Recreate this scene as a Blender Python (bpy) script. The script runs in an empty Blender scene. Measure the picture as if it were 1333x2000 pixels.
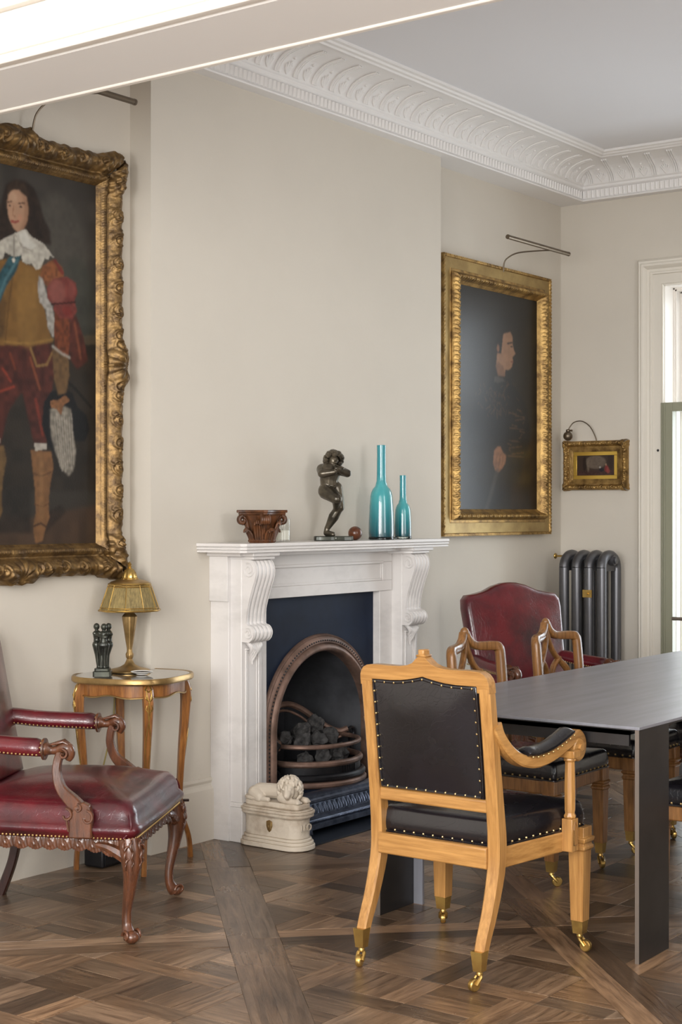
import bpy, math, random
import numpy as np
from mathutils import Vector, Matrix, noise
random.seed(7)
PI = math.pi
C = bpy.context.scene.collection

# ---------------------------------------------------------------- camera, light
S = bpy.context.scene
TH = math.radians(36.3); FPX = 3000.0; H = 1.432
cam = bpy.data.cameras.new('camera'); cam.sensor_fit = 'VERTICAL'; cam.sensor_height = 36.0
cam.lens = FPX / 2000 * 36.0; cam.clip_start = 0.05; cam.clip_end = 200
co = bpy.data.objects.new('camera', cam); C.objects.link(co)
co.location = (0, 0, H); co.rotation_euler = (PI/2, 0, TH - PI/2)
S.camera = co
S.view_settings.view_transform = 'Standard'; S.view_settings.look = 'None'
S.view_settings.gamma = 1.0; S.view_settings.use_curve_mapping = False
S.view_settings.exposure = 0.33
W = bpy.data.worlds.new('World'); S.world = W; W.use_nodes = True
bg = W.node_tree.nodes['Background']; bg.inputs[0].default_value = (0.95, 0.975, 1.0, 1); bg.inputs[1].default_value = 2.0

def area(name, loc, direction, sx, sy, power, color):
    l = bpy.data.lights.new(name, 'AREA'); l.shape = 'RECTANGLE'; l.size = sx; l.size_y = sy
    l.energy = power; l.color = color
    o = bpy.data.objects.new(name, l); C.objects.link(o); o.location = loc
    o.rotation_euler = Vector(direction).to_track_quat('-Z', 'Y').to_euler()
    return o
# daylight through the two tall windows of the front room, behind the camera
area('front_window_light', (-1.9, 1.5, 2.05), (1, 0.10, 0.0), 1.3, 2.6, 180, (1.0, 0.985, 0.96))
area('front_window_light', (-1.9, -0.9, 2.05), (1, 0.22, 0.0), 1.3, 2.6, 165, (1.0, 0.985, 0.96))
# unseen fill light added to brighten the underside of the opening header
area('front_side_fill_light', (1.5, -1.12, 1.35), (0.28, 1, 0.06), 1.5, 2.3, 12, (1.0, 0.98, 0.95))
# daylight through the garden window at the end of the dining room
area('garden_window_light', (9.7, 3.0, 1.5), (-1, -0.02, -0.05), 2.0, 2.7, 85, (0.80, 0.89, 1.0))
# unseen fill light added by the long wall to lift breast and far wall
area('side_fill_light', (4.2, -1.05, 2.2), (0.62, 1, 0.04), 1.5, 2.3, 62, (0.97, 0.98, 1.0))

# ---------------------------------------------------------------- helpers
def srgb(h):
    h = h.lstrip('#'); r = []
    for i in (0, 2, 4):
        v = int(h[i:i+2], 16) / 255
        r.append(v/12.92 if v <= 0.04045 else ((v+0.055)/1.055)**2.4)
    return tuple(r)
ct, st_ = math.cos(TH), math.sin(TH)
def ray(u, v):
    k = (u-666.5)/FPX
    return (ct+k*st_, st_-k*ct, (1000-v)/FPX)
def atY(u, v, y):          # where the sight line of a photo point meets a wall plane parallel to the chimney breast
    r = ray(u, v); t = y/r[1]; return (r[0]*t, y, H+r[2]*t)
def atX(u, v, x):
    r = ray(u, v); t = x/r[0]; return (x, r[1]*t, H+r[2]*t)

def tag(o, label=None, cat=None, group=None, kind=None):
    if label: o['label'] = label
    if cat: o['category'] = cat
    if group: o['group'] = group
    if kind: o['kind'] = kind
    return o
def thing(name, label, cat, loc=(0, 0, 0), rz=0, group=None):
    o = bpy.data.objects.new(name, None); C.objects.link(o); o.empty_display_size = 0.1
    o.location = loc; o.rotation_euler = (0, 0, rz)
    return tag(o, label, cat, group)
def copy_tree(o, parent=None):
    c = o.copy(); C.objects.link(c)
    if parent: c.parent = parent
    for ch in list(o.children): copy_tree(ch, c)
    return c

class MB:
    def __init__(s): s.v = []; s.f = []; s.M = None
    def add(s, vs, fs, M=None):
        n = len(s.v)
        for p in vs:
            p = Vector(p)
            if M is not None: p = M @ p
            s.v.append(p)
        for f in fs: s.f.append(tuple(i+n for i in f))
        return s
    def box(s, x0, x1, y0, y1, z0, z1, M=None):
        return s.add([(x0,y0,z0),(x1,y0,z0),(x1,y1,z0),(x0,y1,z0),(x0,y0,z1),(x1,y0,z1),(x1,y1,z1),(x0,y1,z1)],
            [(0,3,2,1),(4,5,6,7),(0,1,5,4),(1,2,6,5),(2,3,7,6),(3,0,4,7)], M)
    def cbox(s, c, d, M=None):
        return s.box(c[0]-d[0]/2, c[0]+d[0]/2, c[1]-d[1]/2, c[1]+d[1]/2, c[2]-d[2]/2, c[2]+d[2]/2, M)
    def prism(s, pts, h0, h1, M=None):
        n = len(pts)
        vs = [(p[0], p[1], h0) for p in pts] + [(p[0], p[1], h1) for p in pts]
        fs = [tuple(range(n-1, -1, -1)), tuple(range(n, 2*n))] + [(i, (i+1) % n, n+(i+1) % n, n+i) for i in range(n)]
        return s.add(vs, fs, M)
    def lathe(s, prof, n=32, M=None, lobes=0, amp=0.0, ph=0.0):
        vs = []; fs = []; m = len(prof)
        for (r, z) in prof:
            for i in range(n):
                a = 2*PI*i/n; q = r*(1+amp*math.cos(lobes*a+ph)) if lobes else r
                vs.append((q*math.cos(a), q*math.sin(a), z))
        for j in range(m-1):
            for i in range(n):
                fs.append((j*n+i, j*n+(i+1) % n, (j+1)*n+(i+1) % n, (j+1)*n+i))
        fs.append(tuple(range(n-1, -1, -1))); fs.append(tuple((m-1)*n+i for i in range(n)))
        return s.add(vs, fs, M)
    def ball(s, c, r, n=12, M=None, noisy=0.0, seed=0.0):
        rx, ry, rz = (r, r, r) if not hasattr(r, '__len__') else r
        vs = [(c[0], c[1], c[2]-rz)]; fs = []; m = max(4, n//2)
        for j in range(1, m):
            b = -PI/2+PI*j/m
            for i in range(n):
                a = 2*PI*i/n
                d = Vector((math.cos(b)*math.cos(a), math.cos(b)*math.sin(a), math.sin(b)))
                q = 1+noisy*noise.noise(d*2.1+Vector((seed, seed*1.7, 0))) if noisy else 1
                vs.append((c[0]+rx*d.x*q, c[1]+ry*d.y*q, c[2]+rz*d.z*q))
        vs.append((c[0], c[1], c[2]+rz)); t = len(vs)-1
        for i in range(n):
            fs.append((0, 1+(i+1) % n, 1+i)); fs.append((t, 1+(m-2)*n+i, 1+(m-2)*n+(i+1) % n))
        for j in range(m-2):
            for i in range(n):
                fs.append((1+j*n+i, 1+j*n+(i+1) % n, 1+(j+1)*n+(i+1) % n, 1+(j+1)*n+i))
        return s.add(vs, fs, M)
    def sweep(s, path, sec, side=None, cap=True, M=None, closed=False):
        """sec(i) -> list of (a, b); a along side, b along tangent x side"""
        P = [Vector(p) for p in path]; n = len(P); rings = []
        prev = None
        for i in range(n):
            if closed: t = (P[(i+1) % n]-P[i-1])
            else: t = (P[min(i+1, n-1)]-P[max(i-1, 0)])
            t.normalize()
            if side is not None: a = Vector(side); a = (a - t*a.dot(t)).normalized()
            else:
                if prev is None:
                    a = Vector((0, 0, 1)) if abs(t.z) < .9 else Vector((1, 0, 0))
                else: a = prev
                a = (a - t*a.dot(t)).normalized()
            prev = a; b = t.cross(a)
            rings.append([P[i]+a*q[0]+b*q[1] for q in sec(i)])
        k = len(rings[0]); vs = [p for r in rings for p in r]; fs = []
        for i in range(n if closed else n-1):
            j2 = (i+1) % n
            for j in range(k): fs.append((i*k+j, i*k+(j+1) % k, j2*k+(j+1) % k, j2*k+j))
        if cap and not closed:
            fs.append(tuple(range(k-1, -1, -1))); fs.append(tuple((n-1)*k+j for j in range(k)))
        return s.add(vs, fs, M)
    def tube(s, path, r, n=10, M=None, closed=False, flat=1.0, side=None):
        rr = r if hasattr(r, '__len__') else [r]*len(path)
        def sec(i): return [(rr[i]*math.cos(2*PI*j/n), rr[i]*flat*math.sin(2*PI*j/n)) for j in range(n)]
        return s.sweep(path, sec, side, True, M, closed)
    def bar(s, path, w, h, side, M=None):
        ww = w if hasattr(w, '__len__') else [w]*len(path); hh = h if hasattr(h, '__len__') else [h]*len(path)
        def sec(i):
            a, b = ww[i]/2, hh[i]/2; c = min(a, b)*.28
            return [(-a+c,-b),(a-c,-b),(a,-b+c),(a,b-c),(a-c,b),(-a+c,b),(-a,b-c),(-a,-b+c)]
        return s.sweep(path, sec, side, True, M)
    def capsule(s, p0, p1, r0, r1, n=12, M=None):
        p0, p1 = Vector(p0), Vector(p1); d = p1-p0; L = max(d.length, 1e-6); t = d/L
        path = []; rr = []
        for k in range(5):
            a = -PI/2+PI/2*k/4 if k < 4 else 0
            path.append(p0+t*r0*math.sin(a)); rr.append(max(r0*math.cos(a), r0*.08))
        for k in range(5):
            a = PI/2*k/4
            path.append(p1+t*r1*math.sin(a)); rr.append(max(r1*math.cos(a), r1*.08))
        return s.tube(path, rr, n, M)
    def cushion(s, outline, t0, t1, rnd=.02,  dome=.02, back_dome=0.0, M=None, rings=6, bulge=0.0, warp=None, rb=None):
        rb = rnd if rb is None else rb
        """outline in (a, b), thickness axis third; rounded edges and a domed top"""
        n = len(outline); cx = sum(p[0] for p in outline)/n; cy = sum(p[1] for p in outline)/n
        def ring(sc_abs, z, frac=0.0):
            out = []
            for p in outline:
                d = Vector((p[0]-cx, p[1]-cy)); L = d.length; q = max(0, 1 - sc_abs/L)*(1-frac)
                out.append((cx+d.x*q, cy+d.y*q, z))
            return out
        ax = max(abs(p[0]-cx) for p in outline); ay = max(abs(p[1]-cy) for p in outline)
        def dome_ring(r, fr, z0, dm):
            out = []
            for p in r:
                f = max(0, 1-abs((p[0]-cx)/ax)**2.4)*max(0, 1-abs((p[1]-cy)/ay)**2.4)
                out.append((p[0], p[1], z0+dm*(1-(1-fr)**4)*f**.7))
            return out
        R = []
        for k in range(rings, 0, -1):
            fr = (k/rings)*.97; R.append(dome_ring(ring(rb, t0, fr), fr, t0, -back_dome))
        for k in range(4):
            a = PI/2*k/4; R.append(ring(rb*(1-math.sin(a)), t0+rb*(1-math.cos(a))))
        if bulge:
            for q in (.2, .4, .6, .8): R.append(ring(-bulge*math.sin(PI*q), t0+rb+(t1-t0-rb-rnd)*q))
        for k in range(5):
            a = PI/2*k/4; R.append(ring(rnd*(1-math.cos(a)), t1-rnd*(1-math.sin(a))))
        for k in range(1, rings+1):
            fr = (k/rings)*.97; R.append(dome_ring(ring(rnd, t1, fr), fr, t1, dome))
        vs = [p for r in R for p in r]; fs = []
        if warp: vs = [warp(*p) for p in vs]
        m = len(R)
        for i in range(m-1):
            for j in range(n): fs.append((i*n+j, i*n+(j+1) % n, (i+1)*n+(j+1) % n, (i+1)*n+j))
        fs.append(tuple(range(n-1, -1, -1))); fs.append(tuple((m-1)*n+j for j in range(n)))
        return s.add(vs, fs, M)
    def studs(s, pts, normal, r=.004):
        for p in pts:
            s.ball(p, r, 8)
        return s
    def build(s, name, mat, parent=None, smooth=True, bevel=0, sub=0, remesh=0, smoothit=0, angle=35):
        me = bpy.data.meshes.new(name); me.from_pydata([tuple(p) for p in s.v], [], s.f); me.validate()
        import bmesh
        bm = bmesh.new(); bm.from_mesh(me); bmesh.ops.recalc_face_normals(bm, faces=bm.faces); bm.to_mesh(me); bm.free()
        o = bpy.data.objects.new(name, me); C.objects.link(o)
        if parent is not None: o.parent = parent
        if mat is not None: me.materials.append(mat)
        if smooth:
            me.polygons.foreach_set('use_smooth', [True]*len(me.polygons))
            if not remesh:
                try: me.set_sharp_from_angle(angle=math.radians(angle))
                except Exception: pass
        if bevel:
            m = o.modifiers.new('bevel', 'BEVEL'); m.width = bevel; m.segments = 2; m.limit_method = 'ANGLE'; m.angle_limit = math.radians(40)
            m.harden_normals = False
        if remesh:
            m = o.modifiers.new('remesh', 'REMESH'); m.mode = 'VOXEL'; m.voxel_size = remesh; m.use_smooth_shade = True
            if smoothit:
                q = o.modifiers.new('smooth', 'SMOOTH'); q.factor = .5; q.iterations = smoothit
        if sub:
            m = o.modifiers.new('sub', 'SUBSURF'); m.levels = sub; m.render_levels = sub
        return o

def spline(pts, n=8):
    """Catmull-Rom through the points"""
    P = [Vector(p) for p in pts]; out = []
    for i in range(len(P)-1):
        p0 = P[max(i-1, 0)]; p1 = P[i]; p2 = P[i+1]; p3 = P[min(i+2, len(P)-1)]
        for k in range(n):
            t = k/n
            out.append(.5*((2*p1)+(-p0+p2)*t+(2*p0-5*p1+4*p2-p3)*t*t+(-p0+3*p1-3*p2+p3)*t*t*t))
    out.append(P[-1]); return out
def lerp_list(vals, n):
    out = []
    for i in range(n):
        t = i/(n-1)*(len(vals)-1); k = min(int(t), len(vals)-2); out.append(vals[k]+(vals[k+1]-vals[k])*(t-k))
    return out
def interp(x, xs, ys):
    if x <= xs[0]: return ys[0]
    for i in range(len(xs)-1):
        if x <= xs[i+1]: return ys[i]+(ys[i+1]-ys[i])*(x-xs[i])/(xs[i+1]-xs[i])
    return ys[-1]
def along(pts, step):
    """points evenly spaced along a polyline"""
    P = [Vector(p) for p in pts]; out = []; d = step/2
    for a, b in zip(P, P[1:]):
        L = (b-a).length
        while d <= L: out.append(a+(b-a)*(d/L)); d += step
        d -= L
    return out
def rounded(x0, x1, y0, y1, r, n=5):
    out = []
    for cx, cy, a0 in ((x1-r, y0+r, -PI/2), (x1-r, y1-r, 0), (x0+r, y1-r, PI/2), (x0+r, y0+r, PI)):
        for k in range(n+1):
            a = a0+PI/2*k/n; out.append((cx+r*math.cos(a), cy+r*math.sin(a)))
    return out
def dense(poly, step):
    out = []; n = len(poly)
    for i in range(n):
        a = Vector(poly[i]); b = Vector(poly[(i+1) % n]); k = max(1, int((b-a).length/step))
        for j in range(k): p = a+(b-a)*(j/k); out.append((p.x, p.y))
    return out
def YZ(x=0):  # maps (a,b,t) -> world local (t, a, b)
    return Matrix(((0,0,1,x),(1,0,0,0),(0,1,0,0),(0,0,0,1)))

# ---------------------------------------------------------------- materials
def mat(name, color, rough=.5, metal=0.0, coat=0.0, coat_rough=.1, var=None, scale=5.0, stretch=(1,1,1), bump=0.0,
        bscale=40.0, detail=4.0, trans=0.0, ior=1.45, rvar=0.0, spec=None, attr=None, ramp=(.35, .65)):
    m = bpy.data.materials.new(name); m.use_nodes = True; nt = m.node_tree; N = nt.nodes; L = nt.links
    b = N['Principled BSDF']; b.inputs['Base Color'].default_value = (*color, 1)
    b.inputs['Roughness'].default_value = rough; b.inputs['Metallic'].default_value = metal
    b.inputs['Coat Weight'].default_value = coat; b.inputs['Coat Roughness'].default_value = coat_rough
    b.inputs['Transmission Weight'].default_value = trans; b.inputs['IOR'].default_value = ior
    if spec is not None: b.inputs['Specular IOR Level'].default_value = spec
    tc = N.new('ShaderNodeTexCoord'); mp = N.new('ShaderNodeMapping'); L.new(tc.outputs['Object'], mp.inputs[0])
    mp.inputs['Scale'].default_value = stretch
    colout = None
    if var is not None:
        nz = N.new('ShaderNodeTexNoise'); nz.inputs['Scale'].default_value = scale; nz.inputs['Detail'].default_value = detail
        nz.inputs['Roughness'].default_value = .62; L.new(mp.outputs[0], nz.inputs[0])
        cr = N.new('ShaderNodeValToRGB'); L.new(nz.outputs[0], cr.inputs[0])
        cr.color_ramp.elements[0].position = ramp[0]; cr.color_ramp.elements[0].color = (*var, 1)
        cr.color_ramp.elements[1].position = ramp[1]; cr.color_ramp.elements[1].color = (*color, 1)
        colout = cr.outputs[0]
        if rvar:
            mr = N.new('ShaderNodeMapRange'); L.new(nz.outputs[0], mr.inputs[0]); mr.inputs[3].default_value = rough+rvar; mr.inputs[4].default_value = rough-rvar
            L.new(mr.outputs[0], b.inputs['Roughness'])
    if attr:
        at = N.new('ShaderNodeAttribute'); at.attribute_name = attr
        if colout:
            mx = N.new('ShaderNodeMix'); mx.data_type = 'RGBA'; mx.blend_type = 'MULTIPLY'; mx.inputs[0].default_value = 1
            L.new(colout, mx.inputs[6]); L.new(at.outputs[0], mx.inputs[7]); colout = mx.outputs[2]
        else: colout = at.outputs[0]
    if colout: L.new(colout, b.inputs['Base Color'])
    if bump:
        n2 = N.new('ShaderNodeTexNoise'); n2.inputs['Scale'].default_value = bscale; n2.inputs['Detail'].default_value = 5
        L.new(mp.outputs[0], n2.inputs[0]); bp = N.new('ShaderNodeBump'); bp.inputs['Strength'].default_value = 1; bp.inputs['Distance'].default_value = bump
        L.new(n2.outputs[0], bp.inputs['Height']); L.new(bp.outputs[0], b.inputs['Normal'])
    return m
def wood(name, c1, c2, stretch=(9, 9, 1.2), rough=.32, coat=.35, scale=9, bump=.0004):
    m = mat(name, c1, rough=rough, coat=coat, coat_rough=.18, var=c2, scale=scale, stretch=stretch, bump=bump, bscale=30, detail=7, rvar=.08, ramp=(.32, .68))
    return m
M_ = {}
M_['wall'] = mat('wall_paint', srgb('#D3CCC0'), .75, var=srgb('#CFC8BC'), scale=1.2, bump=.0004, bscale=60)
M_['plaster'] = mat('white_plaster', srgb('#EFEDEB'), .6)
M_['ceil'] = mat('ceiling_paint', srgb('#E8E8EB'), .8)
M_['gloss_white'] = mat('white_woodwork', srgb('#E6E0D8'), .35)
M_['cream'] = mat('cream_woodwork', srgb('#E0DACE'), .42)
M_['marble'] = mat('white_marble', srgb('#DCD8D5'), .30, var=srgb('#C4C0BD'), scale=2.2, detail=8, ramp=(.30, .52), stretch=(1, 1, 2.2))
M_['oak'] = wood('honey_oak', srgb('#C08F52'), srgb('#9A6C38'), stretch=(26, 26, 1.6), scale=3.2)
M_['oak_y'] = wood('honey_oak_cross', srgb('#C08F52'), srgb('#9A6C38'), stretch=(26, 1.6, 26), scale=3.2)
M_['oak_x'] = wood('honey_oak_long', srgb('#C08F52'), srgb('#9A6C38'), stretch=(1.6, 26, 26), scale=3.2)
M_['oak_d'] = wood('darker_oak', srgb('#95683B'), srgb('#65411D'), stretch=(22, 22, 2), scale=3.5)
M_['mahog'] = wood('mahogany', srgb('#6F432C'), srgb('#402619'), rough=.28, coat=.5, stretch=(14, 14, 2), scale=5)
M_['mahog_dark'] = wood('dark_mahogany', srgb('#3A2019'), srgb('#1E0F0B'), rough=.3, coat=.5)
M_['walnut'] = wood('golden_walnut', srgb('#A06A35'), srgb('#6B3E1B'))
def leather(name, c, c2, rough, crease):
    m = mat(name, c, rough=rough, coat=.55, coat_rough=.16, var=c2, scale=3.5, bump=0, rvar=.07, ramp=(.36, .62))
    nt = m.node_tree; N = nt.nodes; L = nt.links; b = N['Principled BSDF']
    tc = N.new('ShaderNodeTexCoord')
    v = N.new('ShaderNodeTexVoronoi'); v.feature = 'DISTANCE_TO_EDGE'; v.inputs['Scale'].default_value = 55
    nz = N.new('ShaderNodeTexNoise'); nz.inputs['Scale'].default_value = 7; nz.inputs['Detail'].default_value = 4
    L.new(tc.outputs['Object'], nz.inputs[0]); mx = N.new('ShaderNodeMix'); mx.data_type = 'RGBA'; mx.inputs[0].default_value = .12
    L.new(tc.outputs['Object'], mx.inputs[6]); L.new(nz.outputs[1], mx.inputs[7]); L.new(mx.outputs[2], v.inputs[0])
    lt = N.new('ShaderNodeMath'); lt.operation = 'MINIMUM'; lt.inputs[1].default_value = .05; L.new(v.outputs[0], lt.inputs[0])
    nb = N.new('ShaderNodeMath'); nb.operation = 'MULTIPLY'; nb.inputs[1].default_value = .35; L.new(nz.outputs[0], nb.inputs[0])
    ad = N.new('ShaderNodeMath'); ad.operation = 'ADD'; L.new(lt.outputs[0], ad.inputs[0]); L.new(nb.outputs[0], ad.inputs[1])
    bp = N.new('ShaderNodeBump'); bp.inputs['Distance'].default_value = crease; L.new(ad.outputs[0], bp.inputs['Height'])
    L.new(bp.outputs[0], b.inputs['Normal']); L.new(bp.outputs[0], b.inputs['Coat Normal'])
    return m
M_['burg'] = leather('burgundy_leather', srgb('#64161F'), srgb('#300F17'), .30, .0034)
M_['black'] = leather('black_leather', srgb('#1B191E'), srgb('#100F13'), .27, .0022)
M_['gold'] = mat('gilding', srgb('#AE8D55'), .40, metal=.7, var=srgb('#6B5230'), scale=16, bump=.0015, bscale=90, ramp=(.35, .6))
M_['gold_old'] = mat('aged_gilding', srgb('#8A6D42'), .43, metal=.6, var=srgb('#57432B'), scale=26, bump=.0018, bscale=80, ramp=(.38, .66))
M_['gold_flat'] = mat('flat_gilding', srgb('#AC935F'), .45, metal=.5, var=srgb('#8A7145'), scale=7, ramp=(.3, .6))
M_['gold_bright'] = mat('bright_gilding', srgb('#D9B455'), .35, metal=.7)
M_['brass'] = mat('brass', srgb('#CBAA62'), .26, metal=.85, var=srgb('#A4834A'), scale=14)
M_['brass_old'] = mat('antique_brass', srgb('#B89A68'), .36, metal=.85, var=srgb('#8F744A'), scale=9)
M_['nail'] = mat('brass_nails', srgb('#CDB07A'), .28, metal=1.0)
M_['bronze'] = mat('dark_bronze', srgb('#6A6152'), .32, metal=.7, var=srgb('#3A352C'), scale=12, coat=.3)
M_['bronze_g'] = mat('green_black_bronze', srgb('#4A4C43'), .33, metal=.6, var=srgb('#2A2C28'), scale=12, coat=.3)
M_['lampmetal'] = mat('brushed_bronze', srgb('#75695A'), .4, metal=.9)
M_['teal'] = None
M_['iron'] = mat('cast_iron', srgb('#2B2B2E'), .42, metal=.55, var=srgb('#1C1C1F'), scale=14, bump=.0006)
M_['iron_blue'] = mat('blackleaded_iron', srgb('#172338'), .55, metal=0, spec=.2, var=srgb('#101726'), scale=3)
M_['iron_polish'] = mat('polished_cast_iron', srgb('#5D6679'), .32, metal=.7, var=srgb('#3A4150'), scale=22)
M_['rust'] = mat('browned_iron', srgb('#8A6F62'), .45, metal=.5, var=srgb('#5E4B41'), scale=9)
M_['soot'] = mat('sooty_iron', srgb('#3E3F43'), .6, var=srgb('#2C2D30'), scale=6)
M_['coal'] = mat('grey_coal', srgb('#4A4847'), .8, var=srgb('#1D1C1C'), scale=24, bump=.004, bscale=45)
M_['slate'] = mat('black_slate', srgb('#1E232B'), .3, var=srgb('#161A20'), scale=6)
M_['steel'] = mat('blackened_steel', srgb('#94959E'), .34, metal=.35, var=srgb('#85868C'), scale=1.5, stretch=(1, 12, 1))
M_['steel_dark'] = mat('dark_steel', srgb('#4A4848'), .42, metal=.7, var=srgb('#373535'), scale=2)
M_['steel_edge'] = mat('steel_edge', srgb('#8A8078'), .4, metal=.8)  # paler steel: painted light on the leg edges, and the push bar
M_['radiator'] = mat('gunmetal_radiator', srgb('#66666A'), .36, metal=.7, var=srgb('#68686B'), scale=6)
M_['stone'] = mat('carved_limestone', srgb('#CFC3B2'), .6, var=srgb('#A6937E'), scale=9, bump=.0015, bscale=70, ramp=(.30, .5), detail=7)
M_['capwood'] = mat('carved_dark_wood', srgb('#6E4326'), .4, var=srgb('#3C2414'), scale=18, bump=.001)
M_['ballwood'] = wood('turned_wood', srgb('#6A3A1D'), srgb('#45220F'), stretch=(3, 3, 3))
M_['wax'] = mat('candle_wax', srgb('#EFEBDD'), .5)
M_['porcelain'] = mat('porcelain', srgb('#E8E6E0'), .15)
M_['plastic'] = mat('black_plastic', srgb('#17171A'), .4)
M_['cord'] = mat('olive_gold_flex', srgb('#8A7A3C'), .5)
M_['green'] = mat('sage_green_paint', srgb('#93937F'), .4)
M_['marbletop'] = mat('dark_glass_marble', srgb('#6B635B'), .08, var=srgb('#4A443F'), scale=7, coat=1.0, coat_rough=.03)
M_['fabric'] = mat('pleated_gold_silk', srgb('#93804F'), .6, var=srgb('#6B5C38'), scale=30, stretch=(4, 4, .3))
M_['outside'] = mat('pale_render', srgb('#E9E4DA'), .8)
M_['paving'] = mat('pale_paving', srgb('#CFC9BE'), .8)
def glass(name, color=(1, 1, 1), rough=0.0):
    m = bpy.data.materials.new(name); m.use_nodes = True; nt = m.node_tree; N = nt.nodes; L = nt.links
    N.remove(N['Principled BSDF']); g = N.new('ShaderNodeBsdfGlossy'); g.inputs['Roughness'].default_value = .02
    t = N.new('ShaderNodeBsdfTransparent'); t.inputs[0].default_value = (*color, 1)
    fr = N.new('ShaderNodeFresnel'); fr.inputs[0].default_value = 1.45
    mx = N.new('ShaderNodeMixShader'); ge = N.new('ShaderNodeNewGeometry'); sb = N.new('ShaderNodeMath'); sb.operation = 'SUBTRACT'; sb.inputs[0].default_value = 1; L.new(ge.outputs['Backfacing'], sb.inputs[1]); ml = N.new('ShaderNodeMath'); ml.operation = 'MULTIPLY'; L.new(fr.outputs[0], ml.inputs[0]); L.new(sb.outputs[0], ml.inputs[1]); L.new(ml.outputs[0], mx.inputs[0]); L.new(t.outputs[0], mx.inputs[1]); L.new(g.outputs[0], mx.inputs[2])
    L.new(mx.outputs[0], N['Material Output'].inputs[0]); return m
M_['glass'] = glass('clear_glass', (.97, .98, .98))
# ================================================================= THE ROOM
XF = 8.54; YA = 4.57; YB = 4.45; ZS = 3.336; ZC = 3.56
BX0, BX1 = 4.712, 6.965
WY0, WY1, WZ = 2.35, 3.872, 2.785            # garden window opening
def struct(o): o['kind'] = 'structure'; return o
m = MB()
m.box(-2.5, BX0, YA, YA+.3, 0, ZC).box(BX1, XF, YA, YA+.3, 0, ZC)
struct(m.build('wall_back', M_['wall'], smooth=False))
m = MB()
m.box(BX0, 5.34, YB, 4.95, 0, ZC).box(6.25, BX1, YB, 4.95, 0, ZC).box(5.34, 6.25, YB, 4.95, 1.06, ZC).box(5.34, 6.25, 4.86, 4.95, 0, 1.06)
struct(m.build('wall_chimney_breast', M_['wall'], smooth=False))
m = MB()
m.box(XF, XF+.32, WY1, YA+.3, 0, ZC).box(XF, XF+.32, -1.5, WY0, 0, ZC).box(XF, XF+.32, WY0, WY1, WZ, ZC)
struct(m.build('wall_far', M_['wall'], smooth=False))
m = MB(); m.box(-2.6, -2.5, -1.5, YA+.3, 0, .9).box(-2.6, -2.5, -1.5, YA+.3, 3.2, ZC); struct(m.build('wall_front', M_['wall'], smooth=False))  # unseen front wall, added to block the low daylight
m = MB(); m.box(-2.5, XF, -1.5, -1.2, 0, ZC); struct(m.build('wall_right', M_['wall'], smooth=False))
m = MB(); m.box(3.08, 3.40, -1.2, YA, 2.745, ZC).box(3.08, 3.40, -1.2, -.6, 0, 2.745)
struct(m.build('wall_opening', M_['plaster'], smooth=False))
m = MB(); m.box(-2.5, XF+.3, -1.5, YA+.3, ZC, ZC+.2); struct(m.build('ceiling', M_['ceil'], smooth=False))

# architrave of the wide opening: beads along the lower edge on both faces
m = MB()
for (x0, x1, z0, z1) in ((3.045, 3.08, 2.750, 2.90), (3.028, 3.05, 2.742, 2.757), (3.035, 3.05, 2.775, 2.790), (3.02, 3.08, 2.90, 2.925), (3.40, 3.43, 2.750, 2.90), (3.388, 3.41, 2.738, 2.752)):
    m.box(x0, x1, -1.2, 4.15 if z0 < 2.75 else YA, z0, z1)
struct(m.build('trim_1', M_['gloss_white'], bevel=.004))

# ---- cornice: mitred run along the chimney wall and the far wall
def run_pt(s_, a, z):
    """s_ 0..1 at ends of first leg, 1..2 of second"""
    return None
def cornice(profile, name, material, **k):
    m = MB(); rows = []
    for (x, y, fx, fy) in ((3.40, YB, 0, 1), (XF, YB, 1, 1), (XF, -1.2, 1, 0)):
        rows.append([(x-(a if fx else 0), y-(a if fy else 0), z) for a, z in profile])
    vs = [p for r in rows for p in r]; n = len(profile); fs = []
    for i in range(2):
        for j in range(n-1): fs.append((i*n+j, i*n+j+1, (i+1)*n+j+1, (i+1)*n+j))
    m.add(vs, fs); return struct(m.build(name, material, **k))
cove = [(.085+.205*(1-math.cos(t*PI/2/10)), 3.432+.103*math.sin(t*PI/2/10)) for t in range(11)]
prof = [(-.13, ZS), (.066, ZS), (.070, ZS+.006), (.066, ZS+.012), (.060, ZS+.016), (.060, ZS+.064), (.068, ZS+.068), (.074, ZS+.075), (.074, ZS+.088),
        (.082, ZS+.092), (.085, 3.432)] + cove[1:] + [(.30, 3.535), (.302, 3.528), (.315, 3.526), (.322, 3.533), (.338, 3.535), (.345, 3.543), (.36, 3.546), (.36, ZC)]
cornice(prof, 'trim_2', M_['plaster'], angle=30)
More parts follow.
